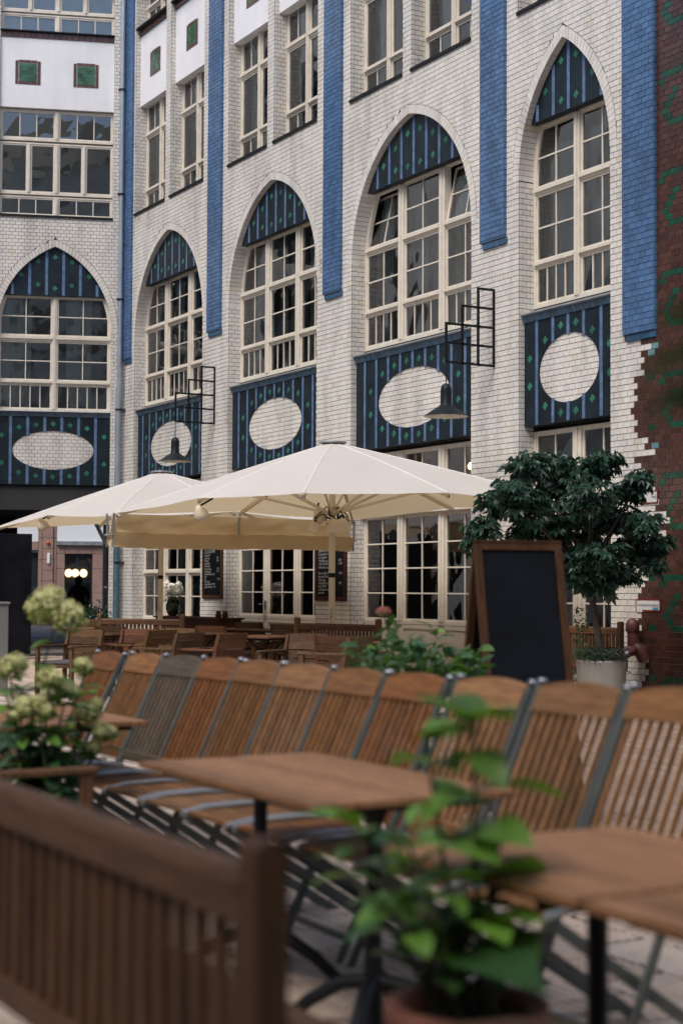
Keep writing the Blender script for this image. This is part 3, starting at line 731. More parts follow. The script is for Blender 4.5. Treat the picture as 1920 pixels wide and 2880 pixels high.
for i, u in enumerate((-1.22, -1.03, -.80)):
    gl = thing('globe_lamp', ('leftmost', 'middle', 'rightmost')[i] + ' of the three lit globe lamps in the far shop door', 'lamp', LEFT.P(sx(u), sz(1.775), D - .05), group='globe lamps in the shop door')
    b = MB(); b.lathe([(.0, -.15)] + [(.135 * sin(pi * k / 8), -.15 * cos(pi * k / 8)) for k in range(1, 8)] + [(.0, .15)], 16); b.build('globe', M['globe'], gl, True)
    b = MB(); b.tube([(0, 0, .14), (0, 0, .6)], .008, 5); b.build('cord', M['black_metal'], gl)
b = MB(); sbox(b, -1.83, -1.75, 2.04, 2.34, .07, .13); tag(b.build('wall_sconce', M['white_panel'], bevel=.02), 'slim white sconce on the pink stone pier', 'sconce')
b = MB(); b.lathe([(0, -.055), (.055, -.04), (.06, .0), (.04, .05), (0, .06)], 12, LEFT.P(sx(-1.805), sz(2.64), D + .1)); tag(b.build('alarm_lamp', M['orange'], smooth=True), 'small orange alarm lamp on the pink stone pier', 'lamp')
# glass draught screens with posts
for u0, u1, lab in ((-2.62, -2.12, 'clear glass screen at left of the passage mouth'), (-.42, -.30, 'narrow glass screen beside the white brick jamb')):
    t = thing('glass_screen', lab, 'glass screen', LEFT.P(u0, 0, -.5), world=True)
    b = MB(); uu = u0 if u0 < -2 else u1; pbox(b, LEFT, u0, u1, .08, 1.49, -.512, -.5); b.build('pane', M['glass_clear'], t)
    b = MB(); e0 = u1 if u0 < -2 else u1 - .02; pbox(b, LEFT, e0, e0 + .035, 0, 1.5, -.53, -.48); b.build('post', M['dark_frame'], t)
    b = MB(); pbox(b, LEFT, e0 - .06, e0 + .0, 1.345, 1.39, -.495, -.47); b.build('clip', M['steel'], t)
# tall black board and grey box standing at the left edge
b = MB(); b.box(-.03, .03, -1.6, 1.6, .12, 2.35); t = thing('notice_board', 'tall plain black board at the left edge before the passage', 'board', (-28.6, -4.75, 0), radians(-16))
b.build('panel', M['slate'], t, bevel=.01)
for y in (-1.4, 1.4):
    b = MB(); b.box(-.05, .05, y - .05, y + .05, 0, .13); b.box(-.3, .3, y - .04, y + .04, 0, .02); b.build('foot', M['black_metal'], t)
t = thing('planter_box', 'plain grey upright box at left edge behind the hydrangea', 'box', (-19.75, -6.95, 0), radians(-14))
b = MB(); b.box(-.25, .25, -.5, .5, 0, 1.13); b.build('body', M['grey_box'], t, bevel=.012)
b = MB(); b.box(-.27, .27, -.52, .52, 1.13, 1.16); b.build('lid', M['grey_box'], t, bevel=.006)

# person standing in the passage, seen from behind
def person():
    loc = LEFT.P(-.93, 0, -5.2); t = thing('person', 'person in dark jacket standing with back turned in the passage', 'person', loc, radians(70))
    J_ = {'pel': (0, 0, .88, .15), 'wa': (0, 0, 1.02, .135), 'ch': (0, .01, 1.24, .165), 'nk': (0, .02, 1.40, .06), 'hd0': (0, .03, 1.48, .072), 'hd1': (0, .035, 1.55, .092), 'hd2': (0, .03, 1.61, .06),
         'sl': (-.17, 0, 1.33, .07), 'el': (-.24, -.02, 1.07, .052), 'wl': (-.20, .12, .9, .038), 'hl': (-.18, .2, .88, .035), 'sr': (.17, 0, 1.33, .07), 'er': (.26, -.03, 1.08, .052), 'wr': (.22, .14, 1.0, .038), 'hr': (.18, .22, 1.0, .035),
         'tl': (-.1, 0, .82, .1), 'kl': (-.11, .02, .46, .065), 'al': (-.11, -.02, .09, .045), 'fl': (-.12, .14, .04, .04), 'tr': (.1, 0, .82, .1), 'kr': (.11, .03, .46, .065), 'ar': (.12, 0, .09, .045), 'fr': (.13, .16, .04, .04)}
    E_ = ['pel wa', 'wa ch', 'ch nk', 'nk hd0', 'hd0 hd1', 'hd1 hd2', 'ch sl', 'sl el', 'el wl', 'wl hl', 'ch sr', 'sr er', 'er wr', 'wr hr', 'pel tl', 'tl kl', 'kl al', 'al fl', 'pel tr', 'tr kr', 'kr ar', 'ar fr']
    ks = list(J_); me = bpy.data.meshes.new('body'); me.from_pydata([J_[k][:3] for k in ks], [tuple(ks.index(q) for q in e.split()) for e in E_], [])
    o = obj('body', me, M['dark_cloth'], t); o.modifiers.new('skin', 'SKIN'); sk = me.skin_vertices[0].data if me.skin_vertices else None
    if sk is None:
        bpy.context.view_layer.objects.active = o; bpy.ops.mesh.customdata_skin_add(); sk = me.skin_vertices[0].data
    for i, k in enumerate(ks): sk[i].radius = (J_[k][3], J_[k][3] * .85); sk[i].use_root = (k == 'pel')
    s = o.modifiers.new('sub', 'SUBSURF'); s.levels = 2; s.render_levels = 2
    b = MB(); b.lathe([(.062, -.1), (.093, -.06), (.1, .0), (.088, .05), (.05, .085), (0, .095)], 16, (0, .02, 1.555)); b.build('hair', M['black_metal'], t, True)
    b = MB(); b.lathe([(.0, -.1), (.022, -.08), (.03, .0), (.034, .1), (.0, .16)], 8, (.255, -.03, 1.06)); b.build('forearm', M['skin'], t, True)
person()

# ------------------------------------------------------------------ downpipe, brackets, lamps
t = thing('downpipe', 'grey zinc downpipe in the corner of the white brick walls', 'pipe', (-31.55, -.13, 0), world=True)
b = MB(); b.tube([(-31.55, -.13, 5.75), (-31.55, -.13, 14.4)], .052, 14); b.build('upper_pipe', M['pipe'], t, True)
b = MB(); b.tube([(-31.55, -.13, 5.8), (-31.55, -.13, 5.7), (-31.565, -.145, 5.45), (-31.57, -.15, 5.3), (-31.57, -.15, 2.4)], [.053, .056, .062, .062, .062], 14); b.build('middle_pipe', M['pipe'], t, True)
b = MB(); b.tube([(-31.57, -.15, 0), (-31.57, -.15, 2.45)], .068, 14); b.build('lower_pipe', M['pipe_blue'], t, True)
for z in (1.9, 3.4, 5.2, 7.6, 9.9, 12.2):
    b = MB(); b.lathe([(.066, -.015), (.078, -.015), (.078, .015), (.066, .015)], 14, (-31.56, -.14, z)); b.box(-31.64, -31.48, -.05, -.0, z - .01, z + .01); b.build('clamp', M['black_metal'], t)
for X, lab in ((-17.92, 'right'), (-27.03, 'left')):
    where = 'beside the second arch from the right' if X > -20 else 'beside the leftmost arch of the long wall'
    t = thing('lamp_bracket', 'black stepped square-grid lamp bracket ' + where, 'bracket', (X, 0, 4.49), world=True); c = .2695; y = [-.018 - c * i for i in range(4)]
    z = [4.5 + c * i for i in range(5)]
    def bar(p0, p1):
        b = MB(); b.beam(p0, p1, .03, .03, (1, 0, 0) if p0[2] != p1[2] else (0, 0, 1)); b.build('bar', M['black_metal'], t)
    for i, n in ((0, 4), (1, 4), (2, 3), (3, 2)): bar((X, y[i], z[0] - .015), (X, y[i], z[n] + .015))
    for k in range(5):
        e = 3 if k <= 2 else (2 if k == 3 else 1); bar((X, y[0] - .015, z[k]), (X, y[e] + .015, z[k]))
    t = thing('pendant_lamp', 'dark pendant lamp with shallow white cone shade ' + ('near the second oval from right' if X > -20 else 'near the leftmost oval of the long wall'), 'lamp', (X, y[3], 3.74))
    b = MB(); b.tube([(0, 0, .44), (0, 0, .76)], .008, 6); b.build('rod', M['black_metal'], t)
    b = MB(); b.lathe([(.0, .46), (.03, .455), (.06, .43), (.076, .385), (.078, .34), (.078, .17), (.095, .14)], 24); b.build('housing', M['lamp_body'], t, True)
    b = MB(); b.lathe([(.09, .15), (.19, .085), (.31, .0)], 36); b.build('shade', M['lamp_body'], t, True)
    b = MB(); b.lathe([(.305, -.002), (.185, .08), (.08, .14), (.0, .14)], 36); b.build('reflector', M['lamp_inside'], t, True)
    b = MB(); b.lathe([(.0, -.03), (.05, -.02), (.085, .02), (.09, .06), (.06, .11)], 20); b.build('glass_bowl', M['lamp_inside'], t, True)

# ------------------------------------------------------------------ chalk boards on the piers
def text(s, size, par, mt, mtx, shear=0, ext=.0004, align='LEFT'):
    cu = bpy.data.curves.new('writing', 'FONT'); cu.body = s; cu.size = size; cu.shear = shear; cu.extrude = ext; cu.align_x = align
    o = bpy.data.objects.new('tmp', cu); COL.objects.link(o); dg = bpy.context.evaluated_depsgraph_get(); me = bpy.data.meshes.new_from_object(o.evaluated_get(dg)); bpy.data.objects.remove(o)
    me.materials.clear(); q = obj('writing', me, mt, par); q.matrix_basis = mtx; return q
RX = Matrix.Rotation(pi / 2, 4, 'X')
def wallboard(u0, u1, z0, z1, label, m, lines, fw_=.06):
    t = thing('chalk_board', label, 'menu board', ((u0 + u1) / 2, -.02, z0))
    w = (u1 - u0) / 2; h = z1 - z0
    for x0, x1, a, b_ in ((-w, w, 0, fw_), (-w, w, h - fw_, h), (-w, -w + fw_, fw_, h - fw_), (w - fw_, w, fw_, h - fw_)):
        b = MB(); b.box(x0, x1, -.025, .012, a, b_); b.build('frame_bar', M[m], t, bevel=.004)
    b = MB(); b.box(-w + fw_, w - fw_, -.006, .008, fw_, h - fw_); b.build('slate', M['slate'], t)
    for s, x, z, size, sh in lines:
        mt = Matrix.Translation((-w + fw_ + x * (2 * w - 2 * fw_), -.008, z - z0)) @ RX @ Matrix.Rotation(U(-.03, .05), 4, 'Z') @ Matrix.Diagonal((.86, 1.15, 1, 1)); text(s, size, t, M['chalk'], mt, sh)
ls = ['Gnocchi Parmesan 12,50', 'Sommer Salat, Zanderfilet', 'Rindfleisch Suppe Thymian', 'Saisongemüse', 'Spinat Feigen', 'Pfifferlinge', 'Flammkuchen', 'Kräuter Seitan', 'Avocado Tomate', 'Hühnerfrikassee', 'Tagliatelle Bärlauch 11,50', 'Lachs', 'oder', 'Hüfte (180 g)', 'mit Salat & Butter, Kräuter', 'gefüllter Weinbrand     9,50']
L1 = [(s, .03, 2.11 - i * .0505, .05, .25) for i, s in enumerate(ls)] + [(s, .75, 2.11 - i * .0505 + .005, .046, .2) for i, s in ((4, '9,50'), (5, '8,20'), (8, '12,50'), (9, '16,50'), (12, '} 17,50€'))]
wallboard(-27.47, -26.60, 1.16, 2.55, 'narrow chalk menu board with light wooden frame on left pier', 'board_wood', L1)
ls = ['Süßkartoffel-Orangen-Curry', 'Sommersalat mit Melonen', 'und Ziegenkäse', '• Rinderfilet vom Grill', '• warme Strudel mit Obst', 'Schokolade am Rand', '', 'Ofen vom Berg  Bowl', 'dazu eine Portion Salat,', 'frische Minze', '• Knoblauchbrot (vegan)', 'kleine Waffeln', 'mit Blaubeeren oder', 'Sauerrahm']
L2 = [(s, .03, 1.96 - i * .0535, .055, .22) for i, s in enumerate(ls)] + [(s, .79, 1.965 - i * .0535, .05, .2) for i, s in ((0, '16,00€'), (3, '9,00€'), (4, '31,00€'), (7, '18,00€'), (10, '3,00€'))]
wallboard(-23.02, -21.99, 1.15, 2.40, 'wide chalk menu board with dark brown frame behind umbrella pole', 'board_dark', L2, .07)

# fire service inlet and signs on the brown wall
def sign(u0, u1, z0, z1, label, writing, size, align=0):
    t = thing('sign', label, 'sign', ((u0 + u1) / 2, -.012, z0)); w = (u1 - u0) / 2; h = z1 - z0
    b = MB(); b.box(-w, w, -.004, .004, 0, h); b.build('plate', M['sign_red'], t)
    b = MB(); b.box(-w + .018, w - .018, -.0055, -.0042, .018, h - .018); b.build('face', M['sign_white'], t)
    text(writing, size, t, M['black_metal'], Matrix.Translation((align, -.0065, h * .42)) @ RX @ Matrix.Diagonal((.8, 1, 1, 1)), 0, .0003, 'CENTER')
    return t
t = sign(-14.93, -14.48, 1.09, 1.24, 'red edged white sign above the pink fire inlet', 'Löschwassereinspeisung', .05)
b = MB(); b.box(-.2, -.1, -.008, -.0058, -.01, .05); b.box(-.2, -.13, -.0085, -.0081, .0, .03); b.build('torn_sticker', M['sign_white'], t); b = MB(); b.box(.09, .19, -.008, -.0058, .02, .052); b.build('blue_sticker', M['sticker'], t)
sign(-14.86, -14.52, 2.41, 2.57, 'red edged white sign half hidden behind the tree crown', 'nung', .06, .1)
t = thing('fire_inlet', 'pinkish red fire service inlet with two silver couplings on wall', 'pipe inlet', (-14.83, 0, .5), world=True)
b = MB(); b.tube([(-14.80, -.12, .58), (-14.80, -.16, .68), (-14.81, -.17, .85)], [.085, .08, .065], 12); b.build('riser', M['red_pink'], t, True)
b = MB(); b.lathe([(.07, 0), (.085, .03), (.085, .1), (.065, .15), (.03, .17), (0, .172)], 14, (-14.81, -.17, .83)); b.build('cap', M['red_pink'], t, True)
b = MB(); b.tube([(-14.7, -.08, .5), (-14.72, -.14, .62), (-14.78, -.16, .67)], [.075, .08, .06], 12); b.build('elbow', M['red_pink'], t, True)
b = MB(); b.tube([(-14.8, 0, .62), (-14.8, -.14, .64)], .07, 10); b.build('wall_pipe', M['red_pink'], t, True)
for x, y in ((-14.70, -.34), (-14.84, -.36)):
    b = MB(); b.tube([(-14.78, -.14, .66), (x, y + .06, .60), (x, y, .575)], [.05, .048, .044], 10); br = b.build('branch', M['red_pink'], t, True)
    b = MB(); b.tube([(x, y, .577), (x - .01, y - .05, .548), (x - .011, y - .052, .547), (x - .03, y - .12, .505)], [.05, .05, .062, .062], 14); b.build('coupling', M['steel'], br, True)
b = MB(); b.tube([(-14.87, -.2, .5), (-14.86, -.21, .42), (-14.88, -.2, .36), (-14.83, -.19, .34)], .008, 5); b.build('chain', M['black_metal'], t)
# ------------------------------------------------------------------ umbrellas and rain gutter
def umbrella(cx, cy, a, b_, zc, zm, za, label, lamps):
    t = thing('market_umbrella', label, 'umbrella', (cx, cy, 0), group='large cream umbrellas')
    N_ = 14; tip = []
    rim = [(a, -b_, zc), (0, -b_, zm), (-a, -b_, zc), (-a, 0, zm), (-a, b_, zc), (0, b_, zm), (a, b_, zc), (a, 0, zm)]
    cp = MB(); r0 = .13
    for s in range(8):
        p, q = Vector(rim[s]), Vector(rim[(s + 1) % 8]); rows = []
        for i in range(N_ + 1):
            f = i / N_; row = []
            for j in range(9):
                g = j / 8; e = p.lerp(q, g); ap = Vector((r0 * e.x / Vector((e.x, e.y)).length, r0 * e.y / Vector((e.x, e.y)).length, za - .03)); v = ap.lerp(e, f)
                v.z += .02 * sin(pi * f) - .014 * sin(pi * g) * f; k = sin(pi * g) * .008 * f * f; v.x *= 1 - k; v.y *= 1 - k
                v.z += .010 * noise.noise(Vector((v.x * 1.3 + cx, v.y * 1.3, 3))) * f + .004 * noise.noise(Vector((v.x * 5, v.y * 5, cx))) * f; row.append(v)
            rows.append(row)
        cp.grid(rows)
    c = cp.build('canopy', M['canvas'], t, True)
    for s in range(8):                                     # seams raised along the ribs, hems along the rim
        m_ = MB(); p = Vector(rim[s]); ap = Vector((r0 * p.x / p.xy.length, r0 * p.y / p.xy.length, za - .03))
        m_.tube([ap.lerp(p, i / 10) + Vector((0, 0, .02 * sin(pi * i / 10) + .002)) for i in range(11)], .006, 5); m_.build('seam', M['hem'], c, True)
    m_ = MB(); m_.lathe([(.0, .012), (.17, .01), (.185, .0), (.185, -.012), (.14, -.02)], 24, (0, 0, za)); m_.build('top_cap', M['zinc_cap'], t, True)
    m_ = MB(); m_.tube([(0, 0, 0), (0, 0, za - .05)], .043, 16); po = m_.build('pole', M['pole_cream'], t, True)
    m_ = MB(); m_.box(-.35, .35, -.35, .35, .0, .08); m_.build('base_plate', M['zinc'], t, bevel=.01)
    hz_ = zm - .13
    m_ = MB(); m_.lathe([(.05, -.03), (.10, -.03), (.10, .0), (.06, .02), (.06, .06), (.1, .07), (.1, .09), (.05, .1)], 20, (0, 0, hz_)); m_.build('hub', M['pole_cream'], t, True)
    m_ = MB(); m_.lathe([(.045, -.03), (.062, -.03), (.062, .03), (.045, .03)], 16, (0, 0, hz_ - .14)); m_.tube([(-.16, 0, hz_ - .14), (.12, 0, hz_ - .14)], .01, 6); m_.build('collar', M['pole_cream'], t, True)
    for s in range(8):
        p = Vector(rim[s]); m_ = MB(); m_.beam(Vector((0, 0, za - .12)) + .12 * p.xy.to_3d().normalized(), p + Vector((0, 0, -.035)), .028, .045); rb = m_.build('rib', M['pole_cream'], t)
        mid = Vector((0, 0, za - .12)).lerp(p, .52); m_ = MB(); m_.beam(Vector((0, 0, hz_)) + .08 * p.xy.to_3d().normalized(), mid - Vector((0, 0, .05)), .02, .035); m_.build('strut', M['pole_cream'], rb)
        m_ = MB(); m_.lathe([(0, -.05), (.02, -.045), (.024, -.02), (.02, 0)], 10, p + Vector((0, 0, -.02))); m_.build('rib_tip', M['steel'], rb, True)
    for (x, y, z, yaw, big) in lamps:
        sp = MB()
        if big:
            for (X0, X1, Y0, Y1, Z0, Z1) in ((-.14, .14, -.07, .07, -.06, .06),):
                sp.hexa([(-.17, -.09, -.07), (.17, -.09, -.07), (.17, .05, -.08), (-.17, .05, -.08), (-.1, -.05, .07), (.1, -.05, .07), (.1, .06, .06), (-.1, .06, .06)])
        else: sp.lathe([(.095, -.13), (.1, -.125), (.09, -.05), (.055, .0), (.03, .04), (.0, .05)], 16)
        o = sp.build('flood_lamp' if big else 'spot_lamp', M['pole_cream'], t, not big); o.matrix_basis = Matrix.Translation((x, y, z)) @ Matrix.Rotation(yaw, 4, 'Z') @ Matrix.Rotation(.55, 4, 'X')
        k = MB(); k.tube([(x, y, z + .03), (x * .9, y * .9, z + .14)], .013, 6); k.build('lamp_arm', M['black_metal'], o).matrix_parent_inverse = o.matrix_basis.inverted()
    for i in range(7):
        an = U(0, 6.3); cb = MB(); r1 = U(.12, .24); pts = [(0.06 * cos(an), .06 * sin(an), hz_ + .1)] + [(r1 * cos(an + .4 * k), r1 * sin(an + .4 * k), hz_ + .05 - .16 * sin(pi * k / 5) * U(.7, 1.2)) for k in range(1, 5)] + [(.05, 0, hz_ - .12)]
        cb.tube(pts, .008, 5); cb.build('cable', M['black_metal'], t)
    for z in (1.08, 1.02, .98):
        m_ = MB(); m_.lathe([(.0, -.006), (.012, -.004), (.012, .004)], 8, (0, 0, 0)); o = m_.build('bolt', M['black_metal'], t); o.matrix_basis = Matrix.Translation((.035, -.03, z)) @ Matrix.Rotation(pi / 2, 4, 'X')
    m_ = MB(); m_.lathe([(.0445, -.03), (.0445, .03)], 16, (0, 0, 1.53)); o = m_.build('sticker_band', M['black_metal'], t, True)
    return t
UA, UB = (-18.04, -2.56), (-23.82, -2.50)
umbrella(*UA, 2.74, 1.94, 2.415, 2.49, 3.30, 'nearer large cream umbrella with black-wired lamps under its canopy', [(-.18, -.17, 2.17, 2.6, True), (.26, -.06, 2.19, .9, True), (-.1, -1.9, 2.36, .4, False), (2.3, 1.2, 2.42, 1.2, False), (-.2, -.12, 2.36, .0, False)])
umbrella(*UB, 2.72, 1.94, 2.38, 2.50, 3.27, 'farther large cream umbrella nearer to the passage', [(.2, -.1, 2.2, .9, True), (-.15, -.15, 2.2, 2.4, True), (-.6, -1.85, 2.42, .4, False)])
umbrella(1.1, -13.5, 2.7, 1.94, 2.41, 2.49, 3.3, 'large cream umbrella over the viewpoint, above the frame', [])  # added out of view to shade the near bench and plants
# fabric gutter slung between them
t = thing('rain_gutter', 'beige fabric rain gutter slung between the two umbrellas', 'gutter', (-20.95, -2.55, 2.0), world=True)
x1, x2 = UA[0] - 2.74, UB[0] + 2.72; y0, y1 = UA[1] - 1.98, UA[1] + 1.98; prof = []
for i in range(15):
    f = i / 14; prof.append((x1 + (x2 - x1) * f, 1.93 + .21 * abs(2 * f - 1) ** 2.2))
gm = MB(); n = 40
gm.grid([[(x + .01 * sin(j * .9), y0 + (y1 - y0) * j / n, z - .012 * sin(2 * pi * j / n) + .006 * sin(j * 1.7)) for x, z in prof] for j in range(n + 1)]); gm.build('trough', M['canvas_beige'], t, True)
for x, s in ((x1 - .02, 1), (x2 + .02, -1)):
    gm = MB(); gm.grid([[(x - .0 + .015 * sin(j * .8 + i) - s * .06 * sin(pi * i / 6), y0 + .05 + (y1 - y0 - .1) * j / n, 2.40 - .29 * i / 6) for i in range(7)] for j in range(n + 1)]); gm.build('side_sheet', M['canvas_beige'], t, True)
    for y in (y0, (y0 + y1) / 2, y1):
        gm = MB(); gm.tube([(x, y, 2.41), (x + s * -.02, y, 2.3), (x - s * .015, y, 2.14), (x - s * .03, y, 2.10)], .018, 7); gm.tube([(x - s * .03, y - .05, 2.10), (x - s * .03, y + .05, 2.10)], .016, 7); gm.build('hanger', M['steel'], t, True)
    for y in (y0, y1):
        gm = MB(); gm.beam((x - s * .03, y, 2.1), (x - s * .03, y - .01, 1.93), .004, .03); gm.build('strap', M['zinc_cap'], t)

# ------------------------------------------------------------------ furniture
BR = {'warm': (.20, .094, .037, 1), 'red': (.19, .078, .028, 1), 'tan': (.215, .11, .05, 1), 'grey': (.125, .094, .066, 1), 'dark': (.08, .04, .02, 1), 'bg': (.12, .062, .033, 1), 'table': (.265, .132, .064, 1), 'bench': (.085, .042, .022, 1)}
def folding_chair():
    t = thing('folding_chair', 'x', 'chair', (0, 0, 0), group='folding chairs in a long row'); hw = .218
    tb = lambda z: -.47 * max(1.0 - z, 0)                # back line, y at height z
    for s in (-1, 1):
        m_ = MB(); zs = [1.0, .8, .62, .46, .3, .15, 0]; m_.grid([[(s * hw - .0095, tb(z) - .014, z), (s * hw + .0095, tb(z) - .014, z), (s * hw + .0095, tb(z) + .014, z), (s * hw - .0095, tb(z) + .014, z)] for z in zs], True); m_.face([(s * hw - .016, tb(1) - .02, 1), (s * hw + .016, tb(1) - .02, 1), (s * hw + .016, tb(1) + .02, 1), (s * hw - .016, tb(1) + .02, 1)]); m_.build('stile', M['stile_grey'], t, bevel=.004)
        m_ = MB(); m_.lathe([(.014, -.004), (.018, .0), (.014, .008), (0, .010)], 10, (s * hw, 0, 1.0)); m_.build('stile_cap', M['steel'], t, True)
        m_ = MB(); m_.beam((s * (hw - .035), .0, 0), (s * (hw - .035), -.69, .44), .02, .032); m_.build('cross_leg', M['stile_grey'], t)
        m_ = MB(); m_.tube([(s * .19, -.25, .45), (s * .19, -.41, .464), (s * .19, -.59, .46), (s * .19, -.695, .44)], .014, 7); m_.build('seat_rail', M['seat_grey'], t, True)
    m_ = MB(); n = 10; w = hw - .013
    def arc(x): return .985 + .022 * (1 - (x / w) ** 2)
    xs = [-w + 2 * w * i / n for i in range(n + 1)]
    for d_ in (-.011, .011): pass
    m_.grid([[(x, tb(.90) - .013, .905), (x, tb(arc(x)) - .013, arc(x)), (x, tb(arc(x)) + .013, arc(x)), (x, tb(.90) + .013, .905)] for x in xs], True); m_.build('top_rail', M['teak_x'], t)
    m_ = MB(); m_.beam((-w, tb(.50), .50), (w, tb(.50), .50), .022, .05); m_.build('bottom_rail', M['teak_x'], t, bevel=.003)
    for i in range(9):
        x = -w + 2 * w * (i + .5) / 9; m_ = MB(); zs = [.905, .8, .7, .6, .52]
        m_.grid([[(x - .0095, tb(z) - .008, z), (x + .0095, tb(z) - .008, z), (x + .0095, tb(z) + .008, z), (x - .0095, tb(z) + .008, z)] for z in zs], True); m_.build('slat', M['teak'], t)
    for i in range(7):
        y = -.265 - i * .061; m_ = MB(); m_.box(-.175, .175, y - .052, y, .438, .455); m_.build('seat_slat', M['teak_x'], t, bevel=.003)
    m_ = MB(); m_.beam((-.19, -.43, .09), (.19, -.43, .09), .016, .022); m_.build('stretcher', M['stile_grey'], t)
    return t
CX = [-8.458, -7.937, -7.466, -7.012, -6.61, -6.184, -5.743, -5.301, -4.804, -4.309, -3.832]
CZ = [.987, .997, 1.003, 1.009, 1.015, 1.015, 1.017, 1.019, 1.027, 1.036, 1.046]
CC = ['red', 'warm', 'grey', 'red', 'warm', 'tan', 'warm', 'red', 'tan', 'tan', 'warm']
ORD = ['first', 'second', 'third', 'fourth', 'fifth', 'sixth', 'seventh', 'eighth', 'ninth', 'tenth', 'eleventh']
fc = folding_chair()
for i, x in enumerate(CX):
    q_ = U(.9, 1.12); o = fc if i == 0 else copy_tree(fc); o.location = (x + .225, -9.6, 0); o.scale = (1, 1, CZ[i] - .005); o.rotation_euler.z = U(-.03, .03); paint(o, tuple(c * q_ for c in BR[CC[i]][:3]) + (1,))
    o['label'] = ('grey weathered' if CC[i] == 'grey' else 'slatted teak') + ' folding chair, ' + ORD[i] + ' from the left in the long row'
def table(w, d, label, loc, rz=0, color='table', n=9, big=True, grp='slatted wooden tables'):
    t = thing('table', label, 'table', loc, rz, grp); h = .74
    for i in range(n):
        y0 = -d / 2 + d * i / n; m_ = MB(); m_.box(-w / 2, w / 2, y0 + .003, y0 + d / n - .003, h - .022 - U(0, .001), h - U(0, .0015)); o = m_.build('top_slat', M['teak_x'], t, bevel=.003); o.color = BR[color]
    m_ = MB(); m_.box(-w / 2 + .06, w / 2 - .06, -d / 2 + .06, d / 2 - .06, h - .045, h - .0225); o = m_.build('apron', M['iron'], t)
    xs = (0,) if w < 1.0 else (-w * .3, w * .3)
    for x in xs:
        m_ = MB(); m_.lathe([(.05, .02), (.032, .08), (.026, .14), (.03, .2), (.024, .3), (.024, .62), (.04, .66), (.05, .695)], 14, (x, 0, 0)); m_.build('column', M['iron'], t, True)
        for q in range(4):
            an = q * pi / 2 + pi / 4; m_ = MB(); m_.tube([(x + r_ * cos(an), r_ * sin(an), z_) for r_, z_ in ((.02, .16), (.1, .15), (.2, .09), (.27, .03), (.3, .012))], [.022, .024, .022, .02, .018], 7); m_.build('foot', M['iron'], t, True)
            if color == 'table': continue
            m_ = MB(); m_.tube([(x + r_ * cos(an), r_ * sin(an), z_) for r_, z_ in ((.02, .52), (.1, .56), (.17, .63), (.24, .695))], .012, 6); m_.build('arm', M['iron'], t, True)
    return t
table(1.25, .70, 'long teak slatted table in the middle foreground before the chair row', (-4.455, -10.41, 0))
table(.70, .70, 'square teak slatted table at lower right behind the potted plant', (-2.785, -10.61, 0))
table(.70, .70, 'square teak slatted table cut off by the lower right corner', (-2.055, -10.61, 0))
table(1.25, .70, 'teak slatted table at left, mostly hidden behind the hydrangea', (-7.24, -10.41, 0))

def bench(L, label, loc, rz, color, nsl, hb=.90, post=.945, group='slatted garden benches', arm=.66):
    """back along local X at y=0, seat towards +Y"""
    t = thing('garden_bench', label, 'bench', loc, rz, group); c = BR[color]
    def part(nm, mb, mt='teak', bev=.004): o = mb.build(nm, M[mt], t, bevel=bev); o.color = c; return o
    for s in (-1, 1):
        x = s * L / 2; m_ = MB(); m_.box(x - .035, x + .035, -.03, .03, 0, post); m_.tube([(x - .034, 0, post), (x + .034, 0, post)], .029, 10); part('back_post', m_, bev=.008)
        m_ = MB(); m_.box(x - .035, x + .035, .47, .53, 0, arm - .04); part('front_leg', m_)
        m_ = MB(); m_.grid([[(x - .04, y, z), (x + .04, y, z), (x + .04, y, z - .035), (x - .04, y, z - .035)] for y, z in ((.03, arm), (.15, arm + .015), (.35, arm + .01), (.5, arm + .004), (.58, arm - .008), (.625, arm - .035), (.64, arm - .065))], True); part('armrest', m_, bev=0)
        m_ = MB(); m_.box(x - .025, x + .025, .03, .47, .36, .41); part('side_rail', m_)
    m_ = MB(); m_.grid([[(x, -.024, hb - .085), (x, -.03, hb - .02), (x, -.018, hb), (x, .018, hb), (x, .028, hb - .02), (x, .024, hb - .085)] for x in (-L / 2 + .035, L / 2 - .035)], True); part('top_rail', m_, 'teak_x', 0)
    m_ = MB(); m_.box(-L / 2 + .035, L / 2 - .035, -.02, .02, .42, .48); part('bottom_rail', m_, 'teak_x')
    for i in range(nsl):
        x = -L / 2 + .035 + (L - .07) * (i + .5) / nsl; w = (L - .07) / nsl * (.23 if color == 'bench' else .30); m_ = MB(); m_.box(x - w, x + w, -.009, .009, .48, hb - .085); part('slat', m_, bev=0)
    for i in range(6):
        m_ = MB(); y = .04 + i * .083; m_.box(-L / 2 + .0, L / 2, y, y + .07, .41, .432); part('seat_slat', m_, 'teak_x', .003)
    m_ = MB(); m_.box(-L / 2 + .03, L / 2 - .03, .49, .515, .35, .41); part('front_rail', m_, 'teak_x')
    return t
bench(1.7, 'dark wooden bench seen from behind in the lower left corner', (-3.03, -11.77, 0), 0, 'bench', 21, post=.925, arm=.598)
bench(1.32, 'slatted wooden bench before the umbrella pole and cafe doors', (-17.43, -2.83, 0), radians(22) + pi, 'bg', 22, group='slatted garden benches')
bench(1.25, 'slatted wooden bench near the downpipe and flower vase', (-21.2, -3.95, 0), radians(50) + pi, 'bg', 20)
bench(1.1, 'wooden bench against the wall behind the potted tree', (-15.1, -.58, 0), 0 + pi, 'bg', 16)

